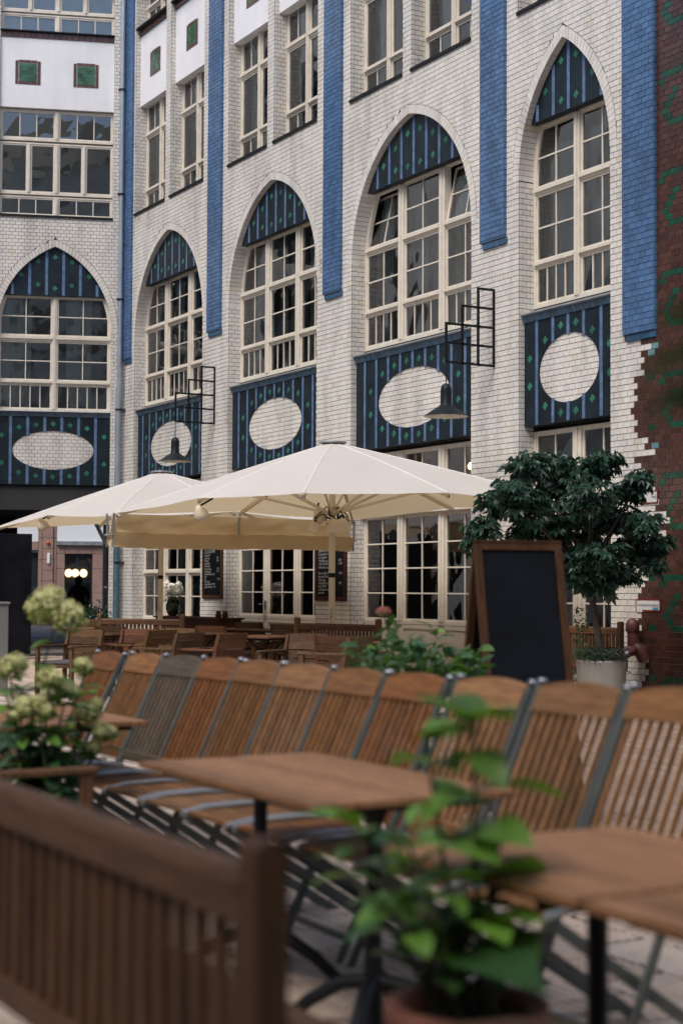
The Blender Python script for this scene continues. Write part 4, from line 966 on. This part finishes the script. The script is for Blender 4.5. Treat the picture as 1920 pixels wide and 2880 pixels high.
def armchair():
    t = thing('armchair', 'x', 'chair', (0, 0, 0), group='wooden armchairs in the cafe garden'); mt = M['teak']
    for s in (-1, 1):
        x = s * .26; m_ = MB(); m_.grid([[(x - .02, y - .025, z), (x + .02, y - .025, z), (x + .02, y + .025, z), (x - .02, y + .025, z)] for y, z in ((.30, 0), (.26, .2), (.25, .42), (.29, .65), (.34, .83))], True); m_.build('back_leg', mt, t, bevel=.005)
        m_ = MB(); m_.box(x - .022, x + .022, -.27, -.22, 0, .63); m_.build('front_leg', mt, t, bevel=.005)
        m_ = MB(); m_.box(x - .03, x + .03, -.29, .29, .63, .655); m_.build('armrest', mt, t, bevel=.006)
        m_ = MB(); m_.box(x - .012, x + .012, -.22, .25, .36, .42); m_.build('side_rail', mt, t)
    for i, z in enumerate((.50, .60, .70, .79)):
        m_ = MB(); rows = []
        for k in range(9):
            x = -.255 + .51 * k / 8; y = .255 + (z - .42) * .2 + .035 * (1 - (x / .255) ** 2) ; rows.append([(x, y - .01, z - .043), (x, y + .002, z + .043), (x, y + .02, z + .043), (x, y + .008, z - .043)])
        m_.grid(rows, True); m_.build('back_slat', M['teak_x'], t)
    m_ = MB(); m_.box(-.25, .25, -.26, .25, .39, .425); m_.build('seat', M['teak_x'], t, bevel=.004)
    m_ = MB(); m_.box(-.235, .235, -.25, .23, .426, .47); m_.build('cushion', M['cushion'], t, bevel=.018)
    return t
ac = armchair()
SP = [(393, 1772, 19.62, 32, 'armchair with its back turned, left before the bench'), (313, 1764, 20.99, 205, 'armchair facing the camera at far left table'), (452, 1775, 19.17, -62, 'narrow side-on armchair below the white flowers'),
      (503, 1770, 20.06, 25, 'armchair half hidden behind the side-on chair below the sideboard'), (532, 1782, 18.17, -60, 'side-on armchair in front of the sideboard'), (595, 1763, 21.46, 200, 'small far armchair at right end of sideboard'),
      (651, 1784, 17.97, -62, 'side-on armchair left of the middle table'), (863, 1786, 17.83, 30, 'armchair with dark cushion and back turned right of middle table'), (944, 1791, 17.22, 205, 'armchair facing the camera right of the back-turned one'),
      (701, 1753, 23.8, 200, 'far armchair before the left cafe door'), (803, 1758, 22.74, 200, 'far armchair before the right part of the cafe door'), (240, 1778, 19.2, 30, 'armchair partly hidden behind the lime hydrangea bloom'),
      (262, 1752, 25.0, 205, 'far armchair beside the dark passage shrub'), (284, 1752, 25.6, 205, 'farthest armchair beside the dark passage shrub'), (1010, 1792, 17.0, -60, 'armchair half hidden behind the green shrub')]
o = copy_tree(ac); o.location = (-5.98, -10.95, 0); o.rotation_euler.z = pi; paint(o, (.12, .062, .032, 1)); o['label'] = 'wooden armchair at the left edge beyond the dark bench'
for i, (x, y, z, rz, lab) in enumerate(SP):
    o = ac if i == 0 else copy_tree(ac); w = at(x, y, z); rz = radians(rz); o.rotation_euler.z = rz
    o.location = (w.x + .32 * sin(rz), w.y - .32 * cos(rz), 0); paint(o, tuple(c * U(.85, 1.15) for c in BR['bg'][:3]) + (1,)); o['label'] = 'wooden ' + lab
for x, y, z, lab in ((689, 1767, 23.96, 'far small table before the left cafe door'), (786, 1770, 23.43, 'far small table before the right cafe door'), (750, 1788, 20.18, 'middle cafe table between the armchairs'), (560, 1780, 21.32, 'cafe table right of the farther umbrella pole'), (320, 1781, 21.11, 'cafe table at left before the slatted bench'), (985, 1805, 17.98, 'cafe table at right beside the facing armchair'), (250, 1766, 23.72, 'farthest left cafe table near the passage')):
    w = at(x, y, z); table(.8, .8, 'wooden ' + lab, (w.x, w.y, 0), radians(20), 'bg', 7, grp='small tables in the cafe garden')

# sideboard with vase of white flowers and small brass pots
t = thing('sideboard', 'dark brown wooden sideboard below the white flowers', 'sideboard', (-26.05, -.80, 0), radians(1)); 
b = MB(); b.box(-1.33, 1.33, -.22, .22, .06, .80); b.build('carcass', M['board_dark'], t, bevel=.006)
b = MB(); b.box(-1.37, 1.37, -.26, .26, .80, .83); b.build('top', M['board_dark'], t, bevel=.006)
for x in (-.88, 0, .88):
    b = MB(); b.box(x - .4, x + .4, -.235, -.22, .12, .72); dr = b.build('door', M['board_dark'], t, bevel=.005)
    b = MB(); b.lathe([(.0, -.012), (.012, -.008), (.012, .008), (0, .012)], 8, (x + .22, -.25, .45)); b.build('knob', M['steel'], dr, True)
vp = at(468, 1740, 26.6); vx, vy = vp.x, vp.y
vx, vy = -27.12, -.80
t = thing('flower_vase', 'dark vase with a round bunch of white flowers', 'vase', (vx, vy, .83))
b = MB(); b.lathe([(.06, 0), (.11, .05), (.135, .13), (.13, .22), (.1, .3), (.09, .33)], 22); b.build('vase', M['vase'], t, True)
b = MB(); b.col = (.78, .74, .64)
heads = [Vector((.19 * sqrt(R()) * cos(k * 2.4), .19 * sqrt(R()) * sin(k * 2.4), .48 + U(-.06, .12))) for k in range(20)]
for i in range(1500):
    hd = heads[i % 20]; n1 = Vector((random.gauss(0, 1), random.gauss(0, 1), random.gauss(.3, 1))).normalized(); q = hd + n1 * U(.04, .075); s = U(.010, .02); e1 = n1.orthogonal().normalized(); e2 = n1.cross(e1)
    b.face([q + e1 * s, q + e2 * s + n1 * .012, q - e1 * s, q - e2 * s - n1 * .008], col=shade((.93, .91, .84), .92, 1.0))
kind(b.build('blossoms', M['bloom_lime'], t), 'stuff')
b = MB()
for i in range(70):
    th = U(0, 6.28); q = Vector((.17 * cos(th) * U(.3, 1), .17 * sin(th) * U(.3, 1), U(.28, .44))); dn = Vector((cos(th), sin(th), U(-.8, .3))).normalized(); sdw = dn.cross(Vector((0, 0, 1))).normalized() * .025
    b.face([q, q + dn * .06 + sdw, q + dn * .14, q + dn * .06 - sdw])
kind(b.build('foliage', M['leaf_dark'], t), 'stuff')
for i, (x, y) in enumerate(((-24.98, -.88), (-24.84, -.82))):
    b = MB(); b.lathe([(.0, 0), (.05, 0), (.055, .05), (.04, .09), (.05, .12), (.0, .12)], 14, (x, y, .83)); tag(b.build('brass_pot', M['board_wood'], smooth=True), ('left' if i == 0 else 'right') + ' of two small brass pots on the right end of sideboard', 'pot', 'brass pots')

# standing A-frame chalk board behind the chair row
zA = 8.8; pl_ = at(1330, 1518, zA); pr_ = at(1575, 1520, zA * 1.018); ce = (pl_ + pr_) / 2; wv = (pr_ - pl_).xy.to_3d(); hw = wv.length / 2
t = thing('chalkboard_stand', 'tall empty black A-frame chalkboard with brown wooden frame', 'chalkboard', (ce.x, ce.y, 0), math.atan2(wv.y, wv.x)); H = pl_.z
lean = .34
for sgn, nm in ((1, 'front_leaf'), (-1, 'back_leaf')):
    def F(x, s, o): return (x, -sgn * (lean * (1 - s) + o), s * H)
    m_ = MB(); m_.hexa([F(-hw + .04, .05, .0), F(hw - .04, .05, .0), F(hw - .04, .05, -.01), F(-hw + .04, .05, -.01), F(-hw + .04, .975, 0), F(hw - .04, .975, 0), F(hw - .04, .975, -.01), F(-hw + .04, .975, -.01)]); pn = m_.build(nm, M['slate'], t)
    for x0, x1, s0, s1 in ((-hw, -hw + .045, 0, 1), (hw - .045, hw, 0, 1), (-hw + .045, hw - .045, .965, 1), (-hw + .045, hw - .045, .03, .07)):
        m_ = MB(); m_.hexa([F(x0, s0, .012), F(x1, s0, .012), F(x1, s0, -.022), F(x0, s0, -.022), F(x0, s1, .012), F(x1, s1, .012), F(x1, s1, -.022), F(x0, s1, -.022)]); m_.build('frame_bar', M['board_wood'], pn, bevel=.004)
# ------------------------------------------------------------------ plants
def leaf_mesh(name, prof, L, fold=.25, droop=.3, ser=0):
    """pointed leaf along +X, folded on its midrib; prof = half-widths"""
    b = MB(); n = len(prof); rows = []
    for i, w in enumerate(prof):
        f = i / (n - 1); x = L * f; z = -droop * L * f * f; w2 = w * L
        rows.append([(x, -w2, z + w2 * fold), (x + .0, 0, z), (x, w2, z + w2 * fold)])
    b.grid(rows); return b.mesh(name, True)
OV = [leaf_mesh('leaf', (.015, .2, .3, .33, .29, .19, .0), L, fo, dr) for L, fo, dr in ((.15, .3, .25), (.12, .45, .4), (.17, .2, .5), (.10, .3, .1))]
def lobed(L):
    b = MB(); cx = []
    for a in (-1.35, -.65, 0, .65, 1.35):
        l = L * (1 - .22 * abs(a)); w = .21 * L; d = Vector((cos(a), sin(a), 0)); s = Vector((-sin(a), cos(a), 0)); dz = Vector((0, 0, -.25 * l))
        b.face([(0, 0, 0), d * l * .5 - s * w + dz * .3 + Vector((0, 0, .02)), d * l * .5 + dz * .35]); b.face([(0, 0, 0), d * l * .5 + dz * .35, d * l * .5 + s * w + dz * .3 + Vector((0, 0, .02))])
        b.face([d * l * .5 - s * w + dz * .3 + Vector((0, 0, .02)), d * l + dz, d * l * .5 + dz * .35]); b.face([d * l * .5 + dz * .35, d * l + dz, d * l * .5 + s * w + dz * .3 + Vector((0, 0, .02))])
    return b
def place(me, m_, par, loc, d, roll=0, sc=1.0, name='leaf'):
    o = bpy.data.objects.new(name, me); COL.objects.link(o); o.parent = par
    if not me.materials: me.materials.append(None)
    o.material_slots[0].link = 'OBJECT'; o.material_slots[0].material = m_
    d = Vector(d).normalized(); y = Vector((0, 0, 1)).cross(d); y = y.normalized() if y.length > 1e-4 else Vector((0, 1, 0)); z = d.cross(y)
    o.matrix_basis = Matrix.Translation(loc) @ Matrix((d, y, z)).transposed().to_4x4() @ Matrix.Rotation(roll, 4, 'X') @ Matrix.Scale(sc, 4); return o
def pot(par, r, h, m_, z0=0, rim=.02):
    b = MB(); b.lathe([(r * .72, z0), (r * .95, z0 + h * .86), (r + rim, z0 + h * .86), (r + rim, z0 + h), (r * .9, z0 + h), (r * .86, z0 + h * .9)], 28); b.build('pot', M[m_], par, True)
    b = MB(); b.lathe([(r * .88, z0 + h * .91), (r * .4, z0 + h * .93), (0, z0 + h * .93)], 20); b.build('soil', M['soil'], par)
def bloom(par, c, r, cols, n, name='bloom', squash=.85):
    b = MB(); c = Vector(c)
    for i in range(n):
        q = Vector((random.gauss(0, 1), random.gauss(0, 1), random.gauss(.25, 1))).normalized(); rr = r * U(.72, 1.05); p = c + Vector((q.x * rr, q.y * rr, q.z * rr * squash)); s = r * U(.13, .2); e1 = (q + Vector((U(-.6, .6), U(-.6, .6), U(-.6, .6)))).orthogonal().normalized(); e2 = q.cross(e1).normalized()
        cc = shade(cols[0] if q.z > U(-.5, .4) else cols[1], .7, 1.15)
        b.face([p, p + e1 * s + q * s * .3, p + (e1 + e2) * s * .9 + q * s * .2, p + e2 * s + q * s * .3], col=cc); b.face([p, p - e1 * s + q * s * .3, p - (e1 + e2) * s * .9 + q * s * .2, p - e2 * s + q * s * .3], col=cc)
    return kind(b.build(name, M['bloom_lime'], par), 'stuff')
def stems_plant(t, stems, leafm, pairs, sc, tipleaf=4, mats=('leaf_green', 'leaf_bright')):
    """stems: list of [points]; opposite leaf pairs up each stem"""
    for pts in stems:
        pts = [Vector(p) for p in pts]; b = MB(); n = len(pts); b.tube(pts, [.009 - .005 * i / (n - 1) for i in range(n)], 6); b.build('stem', M['stem'], t, True)
        L = [(pts[i + 1] - pts[i]).length for i in range(n - 1)]; tot = sum(L)
        for k in range(pairs):
            s = tot * (.25 + .73 * (k + .5) / pairs); i = 0
            while i < n - 2 and s > L[i]: s -= L[i]; i += 1
            p = pts[i].lerp(pts[i + 1], min(s / L[i], 1)); an = k * pi / 2 + U(-.4, .4); top = k >= pairs - 1
            for sg in (0, pi):
                d = Vector((cos(an + sg), sin(an + sg), U(-.1, .55))); q = (1.0 - .45 * k / pairs) * sc * U(.75, 1.2)
                place(random.choice(leafm), M[mats[1] if (k >= pairs - 2 and R() < .55) else mats[0]], t, p, d, U(-.4, .4), q)
        for k in range(tipleaf):
            an = U(0, 6.28); place(random.choice(leafm), M[mats[1] if R() < .6 else mats[0]], t, pts[-1], (cos(an), sin(an), U(.2, .9)), U(-.3, .3), sc * U(.4, .75))

# potted hydrangea in the foreground right of centre
t = thing('potted_plant', 'broad-leaved green plant in a terracotta pot in the right foreground', 'potted plant', (-2.71, -11.02, 0))
pot(t, .152, .485, 'terracotta'); c0 = Vector((-2.71, -11.02, 0))
def loc_(px, py, z): return at(px, py, z) - c0
def curve(a, b, bend): 
    a, b = Vector(a), Vector(b); return [a.lerp(b, f) + Vector(bend) * sin(pi * f) for f in (0, .25, .5, .75, 1)]
T1 = [(1330, 2040, 3.3), (1200, 2085, 3.3), (1010, 2330, 3.35), (1390, 2350, 3.5), (1150, 2380, 3.2), (1540, 2540, 3.3), (1060, 2540, 3.1), (1300, 2480, 3.2), (1480, 2450, 3.5), (950, 2420, 3.3)]
stems_plant(t, [curve((U(-.05, .05), U(-.05, .05), .46), loc_(*q), (U(-.03, .03), U(-.03, .03), 0)) for q in T1[:2]], OV, 5, 1.35, 6, ('leaf_bright', 'leaf_bright'))
stems_plant(t, [curve((U(-.06, .06), U(-.06, .06), .46), loc_(*q), (U(-.04, .04), U(-.04, .04), .03)) for q in T1[2:5]], OV, 4, 1.15, 4)
stems_plant(t, [curve((U(-.06, .06), U(-.06, .06), .46), loc_(*q), (U(-.04, .04), U(-.04, .04), .05)) for q in T1[5:]], OV, 4, .8, 3)

# flowering hydrangea at the left
t = thing('hydrangea', 'hydrangea with lime green flower heads at the left edge', 'potted plant', (-6.15, -10.72, 0)); c0 = Vector((-6.15, -10.72, 0)); pot(t, .2, .42, 'terracotta')
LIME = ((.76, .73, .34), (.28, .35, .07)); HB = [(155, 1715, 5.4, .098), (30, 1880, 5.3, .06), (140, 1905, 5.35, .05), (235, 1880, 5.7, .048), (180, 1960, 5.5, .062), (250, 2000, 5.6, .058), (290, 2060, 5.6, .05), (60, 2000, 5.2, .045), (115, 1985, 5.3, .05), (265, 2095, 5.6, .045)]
for x, y, z, r in HB:
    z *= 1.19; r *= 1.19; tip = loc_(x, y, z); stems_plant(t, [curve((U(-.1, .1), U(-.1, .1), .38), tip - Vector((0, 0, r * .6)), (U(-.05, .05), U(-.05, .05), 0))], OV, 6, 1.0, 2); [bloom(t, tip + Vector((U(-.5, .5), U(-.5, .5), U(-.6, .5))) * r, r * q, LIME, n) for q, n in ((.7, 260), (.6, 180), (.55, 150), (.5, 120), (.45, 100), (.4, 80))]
for x, y in ((20, 2080), (90, 2120), (180, 2130), (60, 1940), (130, 2060), (220, 1960), (20, 1960)): stems_plant(t, [curve((U(-.1, .1), U(-.1, .1), .36), loc_(x, y, U(6.2, 6.8)), (0, 0, .02))], OV, 6, 1.0)

# shrub with faded red bloom behind the chairs
c0 = Vector((-7.15, -8.25, 0)); t = thing('red_bloom_shrub', 'leafy green shrub with one faded red bloom behind the chairs', 'potted plant', c0); pot(t, .24, .4, 'terracotta')
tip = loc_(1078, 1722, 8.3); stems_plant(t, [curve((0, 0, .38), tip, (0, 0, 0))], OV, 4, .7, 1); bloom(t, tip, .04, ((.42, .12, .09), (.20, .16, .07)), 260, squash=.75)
for k in range(7):
    x = U(1010, 1340); y = 1790 + abs(x - 1130) * .2 + U(0, 60); stems_plant(t, [curve((U(-.12, .12), U(-.12, .12), .36), loc_(x, y, U(8.1, 8.7)), (U(-.03, .03), 0, .03))], OV, 5, .62)
for k in range(190):
    x = U(990, 1370); top = 1765 + abs(x - 1130) * .28 + 22 * sin(x * .05); y = U(top, 1950); d = Vector((U(-1, 1), U(-1, 1), U(-.2, .7))) - fw * .5
    place(random.choice(OV), M['leaf_bright' if R() < .22 else 'leaf_green'], t, loc_(x, y, U(8.0, 8.75)), d, U(-.7, .7), U(.4, .72))
def leaf_heap(par, n, fn, m_):
    b = MB()
    for k in range(n):
        p, d, s = fn(); d.normalize(); y = d.orthogonal().normalized(); z = d.cross(y); L_ = .13 * s; w = .3 * L_
        b.face([p, p + d * L_ * .3 + y * w + z * .1 * w, p + d * L_ * .65 + y * w * .8, p + d * L_, p + d * L_ * .5]); b.face([p, p + d * L_ * .5, p + d * L_, p + d * L_ * .65 - y * w * .8, p + d * L_ * .3 - y * w + z * .1 * w])
    kind(b.build('foliage', M[m_], par), 'stuff')
def fn_():
    x = U(1000, 1360); top = 1790 + abs(x - 1130) * .28; return loc_(x, U(top, 1960), U(8.1, 8.8)), Vector((U(-1, 1), U(-1, 1), U(-.3, .8))), U(.4, .75)
leaf_heap(t, 320, fn_, 'leaf_green')

# branch with large leaves close to the lens at the right edge
c0 = Vector(at(2080, 2700, 1.5)); c0.z = 0; t = thing('leaning_branch', 'blurred green leaves hanging in at the right edge', 'potted plant', c0); pot(t, .12, .3, 'terracotta')
pts = [(0, 0, .28)] + [at(x, y, 1.5) - c0 for x, y in ((2090, 2000), (2080, 1500), (2040, 1200), (2000, 1040))]
b = MB(); b.tube(pts, .004, 6); b.build('stem', M['stem'], t, True)
for x, y, s, dx, dz in ((1990, 1000, .5, -1, -.15), (1990, 1070, .5, -1, -.5), (2000, 1160, .45, -.9, .3), (2010, 900, .4, -.9, .2)): place(OV[0], M['leaf_green'], t, at(x, y, 1.5) - c0, rt * dx + up * dz, .3, s)

# tree with dark lobed leaves in a white tub
c0 = at(1690, 1860, 17.6); c0.z = 0; t = thing('potted_tree', 'small tree with dark lobed leaves in a round white tub', 'tree', c0)
b = MB(); b.lathe([(.23, 0), (.27, .3), (.283, .54), (.288, .56), (.262, .565), (.255, .52)], 32); b.build('tub', M['white_pot'], t, True)
b = MB(); b.lathe([(.265, .52), (0, .54)], 20); b.build('soil', M['soil'], t)
zt = proj(c0)[2]; base = Vector((0, 0, .52)); fork = loc_(1652, 1600, zt)
b = MB(); b.tube([base, base.lerp(fork, .35) + Vector((.01, 0, 0)), base.lerp(fork, .7), fork], [.045, .04, .036, .032], 10); b.build('trunk', M['bark'], t, True)
CL = [(1490, 1310, .24, 0), (1560, 1300, .22, .3), (1440, 1390, .26, -.3), (1400, 1420, .24, .2), (1350, 1490, .22, 0), (1480, 1430, .3, -.2), (1560, 1390, .28, .3), (1640, 1330, .26, 0), (1700, 1300, .20, -.2), (1660, 1400, .28, -.4), (1770, 1385, .22, .2), (1800, 1350, .16, 0), (1740, 1460, .26, .3), (1640, 1480, .28, .4), (1560, 1480, .24, .1), (1805, 1475, .22, -.1), (1845, 1535, .18, .1), (1780, 1550, .28, .3), (1690, 1560, .26, -.3), (1620, 1570, .22, 0), (1660, 1640, .18, .1), (1335, 1530, .14, 0), (1835, 1585, .16, 0), (1720, 1610, .18, 0), (1610, 1610, .17, .1), (1690, 1650, .16, -.1), (1755, 1620, .16, .1), (1540, 1545, .2, .1), (1470, 1500, .2, .2), (1650, 1600, .2, -.2)]
lv = [lobed(L).mesh('leaf') for L in (.12, .10, .14)]; mass = MB(); nl = 0; cells = []
for x, y, r, dd in CL:
    c = loc_(x, y, zt + dd); cells.append((c, r))
    b = MB(); mid = fork.lerp(c, .5) + Vector((U(-.05, .05), U(-.05, .05), -.06)); b.tube([fork, mid, c], [.018, .012, .005], 6); b.build('limb', M['bark'], t, True)
lmeshes = [lobed(L) for L in (.12, .10, .14, .09)]
def scatter(c, r):
    q = Vector((random.gauss(0, 1), random.gauss(0, 1), random.gauss(0, 1))).normalized() * (r * R() ** .45); q.z *= .75; return c + q, q
for i in range(300):
    c, r = cells[i % len(cells)]; p, q = scatter(c, r); p = p - fw * 0; q2 = q - fw * r * .6
    p = c + Vector((q2.x, q2.y, q.z)); an = Vector((q.x, q.y, 0)); an = an.normalized() if an.length > .01 else Vector((1, 0, 0))
    o = place(random.choice(lv), M['leaf_dark'], t, p, an + Vector((U(-.5, .5), U(-.5, .5), U(-.9, .1))), U(-.6, .6), U(.95, 1.4))
for c, r in cells:
    for i in range(int(88 * (r / .24) ** 2)):
        p, q = scatter(c, r); lm = random.choice(lmeshes); d = Vector((q.x + U(-.1, .1), q.y + U(-.1, .1), U(-.15, .02))).normalized(); y = Vector((0, 0, 1)).cross(d)
        if y.length < .05: continue
        y.normalize(); z = d.cross(y); mm = Matrix.Translation(p) @ Matrix((d, y, z)).transposed().to_4x4() @ Matrix.Rotation(U(-.7, .7), 4, 'X') @ Matrix.Scale(U(.7, 1.1), 4); i0 = len(mass.v)
        mass.v += [tuple(mm @ Vector(v)) for v in lm.v]; mass.f += [tuple(k + i0 for k in f) for f in lm.f]; mass.c += lm.c
kind(mass.build('crown', M['leaf_dark'], t), 'stuff')
b = MB()
for i in range(420):
    an, rr = U(0, 6.28), .3 * sqrt(R()); p = Vector((rr * cos(an), rr * sin(an), .55 + U(0, .14))); d = Vector((cos(an), sin(an), U(-.6, .8))).normalized(); s = d.cross(Vector((0, 0, 1))).normalized() * .018; b.face([p, p + d * .03 + s, p + d * .07, p + d * .03 - s])
kind(b.build('underplanting', M['leaf_dark'], t), 'stuff')
b = MB()
for i in range(260):
    f = R(); p = Vector((U(-.42, -.30), U(-.12, .1), U(.55, 1.15) if f < .5 else U(.05, .45))); d = Vector((U(-1, 1), U(-1, 1), U(-.6, .8))).normalized(); s = d.orthogonal().normalized() * .014; b.face([p, p + d * .025 + s, p + d * .055, p + d * .025 - s])
kind(b.build('trailing_ivy', M['leaf_green'], t), 'stuff')
# dark shrub at the passage mouth
c0 = LEFT.P(-.6, 0, -.35); t = thing('passage_shrub', 'dark evergreen shrub beside the white brick jamb of passage', 'shrub', c0); pot(t, .22, .35, 'grey_box'); b = MB()
for i in range(1500):
    q = Vector((random.gauss(0, .2), random.gauss(0, .2), .62 + random.gauss(0, .14))); d = Vector((U(-1, 1), U(-1, 1), U(-.3, 1))).normalized(); s = d.orthogonal().normalized() * .02; b.face([q, q + d * .04 + s, q + d * .09, q + d * .04 - s])
kind(b.build('foliage', M['leaf_dark'], t), 'stuff'); b = MB(); b.tube([(0, 0, .3), (0, 0, .6)], .02, 6); b.build('stem', M['bark'], t)

# ------------------------------------------------------------------ rest of the courtyard, behind the camera (reflections, shade)
def block(name, label, x0, x1, y0, y1, h, face, roof):
    t = thing(name, label, 'building', ((x0 + x1) / 2, (y0 + y1) / 2, 0), world=True); b = MB(); b.box(x0, x1, y0, y1, 0, h); b.build('wall', M['render'], t)
    b = MB()
    if face == 'x': b.hexa([(x0 - .3, y0, h), (x1, y0, h), (x1, y1, h), (x0 - .3, y1, h), (x0 + 3, y0, h + roof), (x1, y0, h + roof), (x1, y1, h + roof), (x0 + 3, y1, h + roof)])
    else: b.hexa([(x0, y0, h), (x1, y0, h), (x1, y1 + .3, h), (x0, y1 + .3, h), (x0, y0, h + roof), (x1, y0, h + roof), (x1, y1 - 3, h + roof), (x0, y1 - 3, h + roof)])
    b.build('roof', M['roof_tile'], t)
    for fl in range(5):
        for k in range(6):
            z = 1 + fl * 4.0; b = MB()
            if face == 'x': y = y0 + 2 + k * (y1 - y0 - 4) / 5.5; b.box(x0 - .06, x0 + .02, y, y + 1.7, z, z + 2.4)
            else: x = x0 + 2 + k * (x1 - x0 - 4) / 5.5; b.box(x, x + 1.9, y1 - .02, y1 + .06, z, z + 2.4)
            w = b.build('window', M['grey_box'], t)
block('rear_building', 'plain building closing the courtyard behind the camera', 9, 17, -26, 1, 22.5, 'x', 3.2)
block('side_building', 'plain building closing the courtyard opposite the arches', -42, 4, -34, -24, 17, 'y', 2.5)
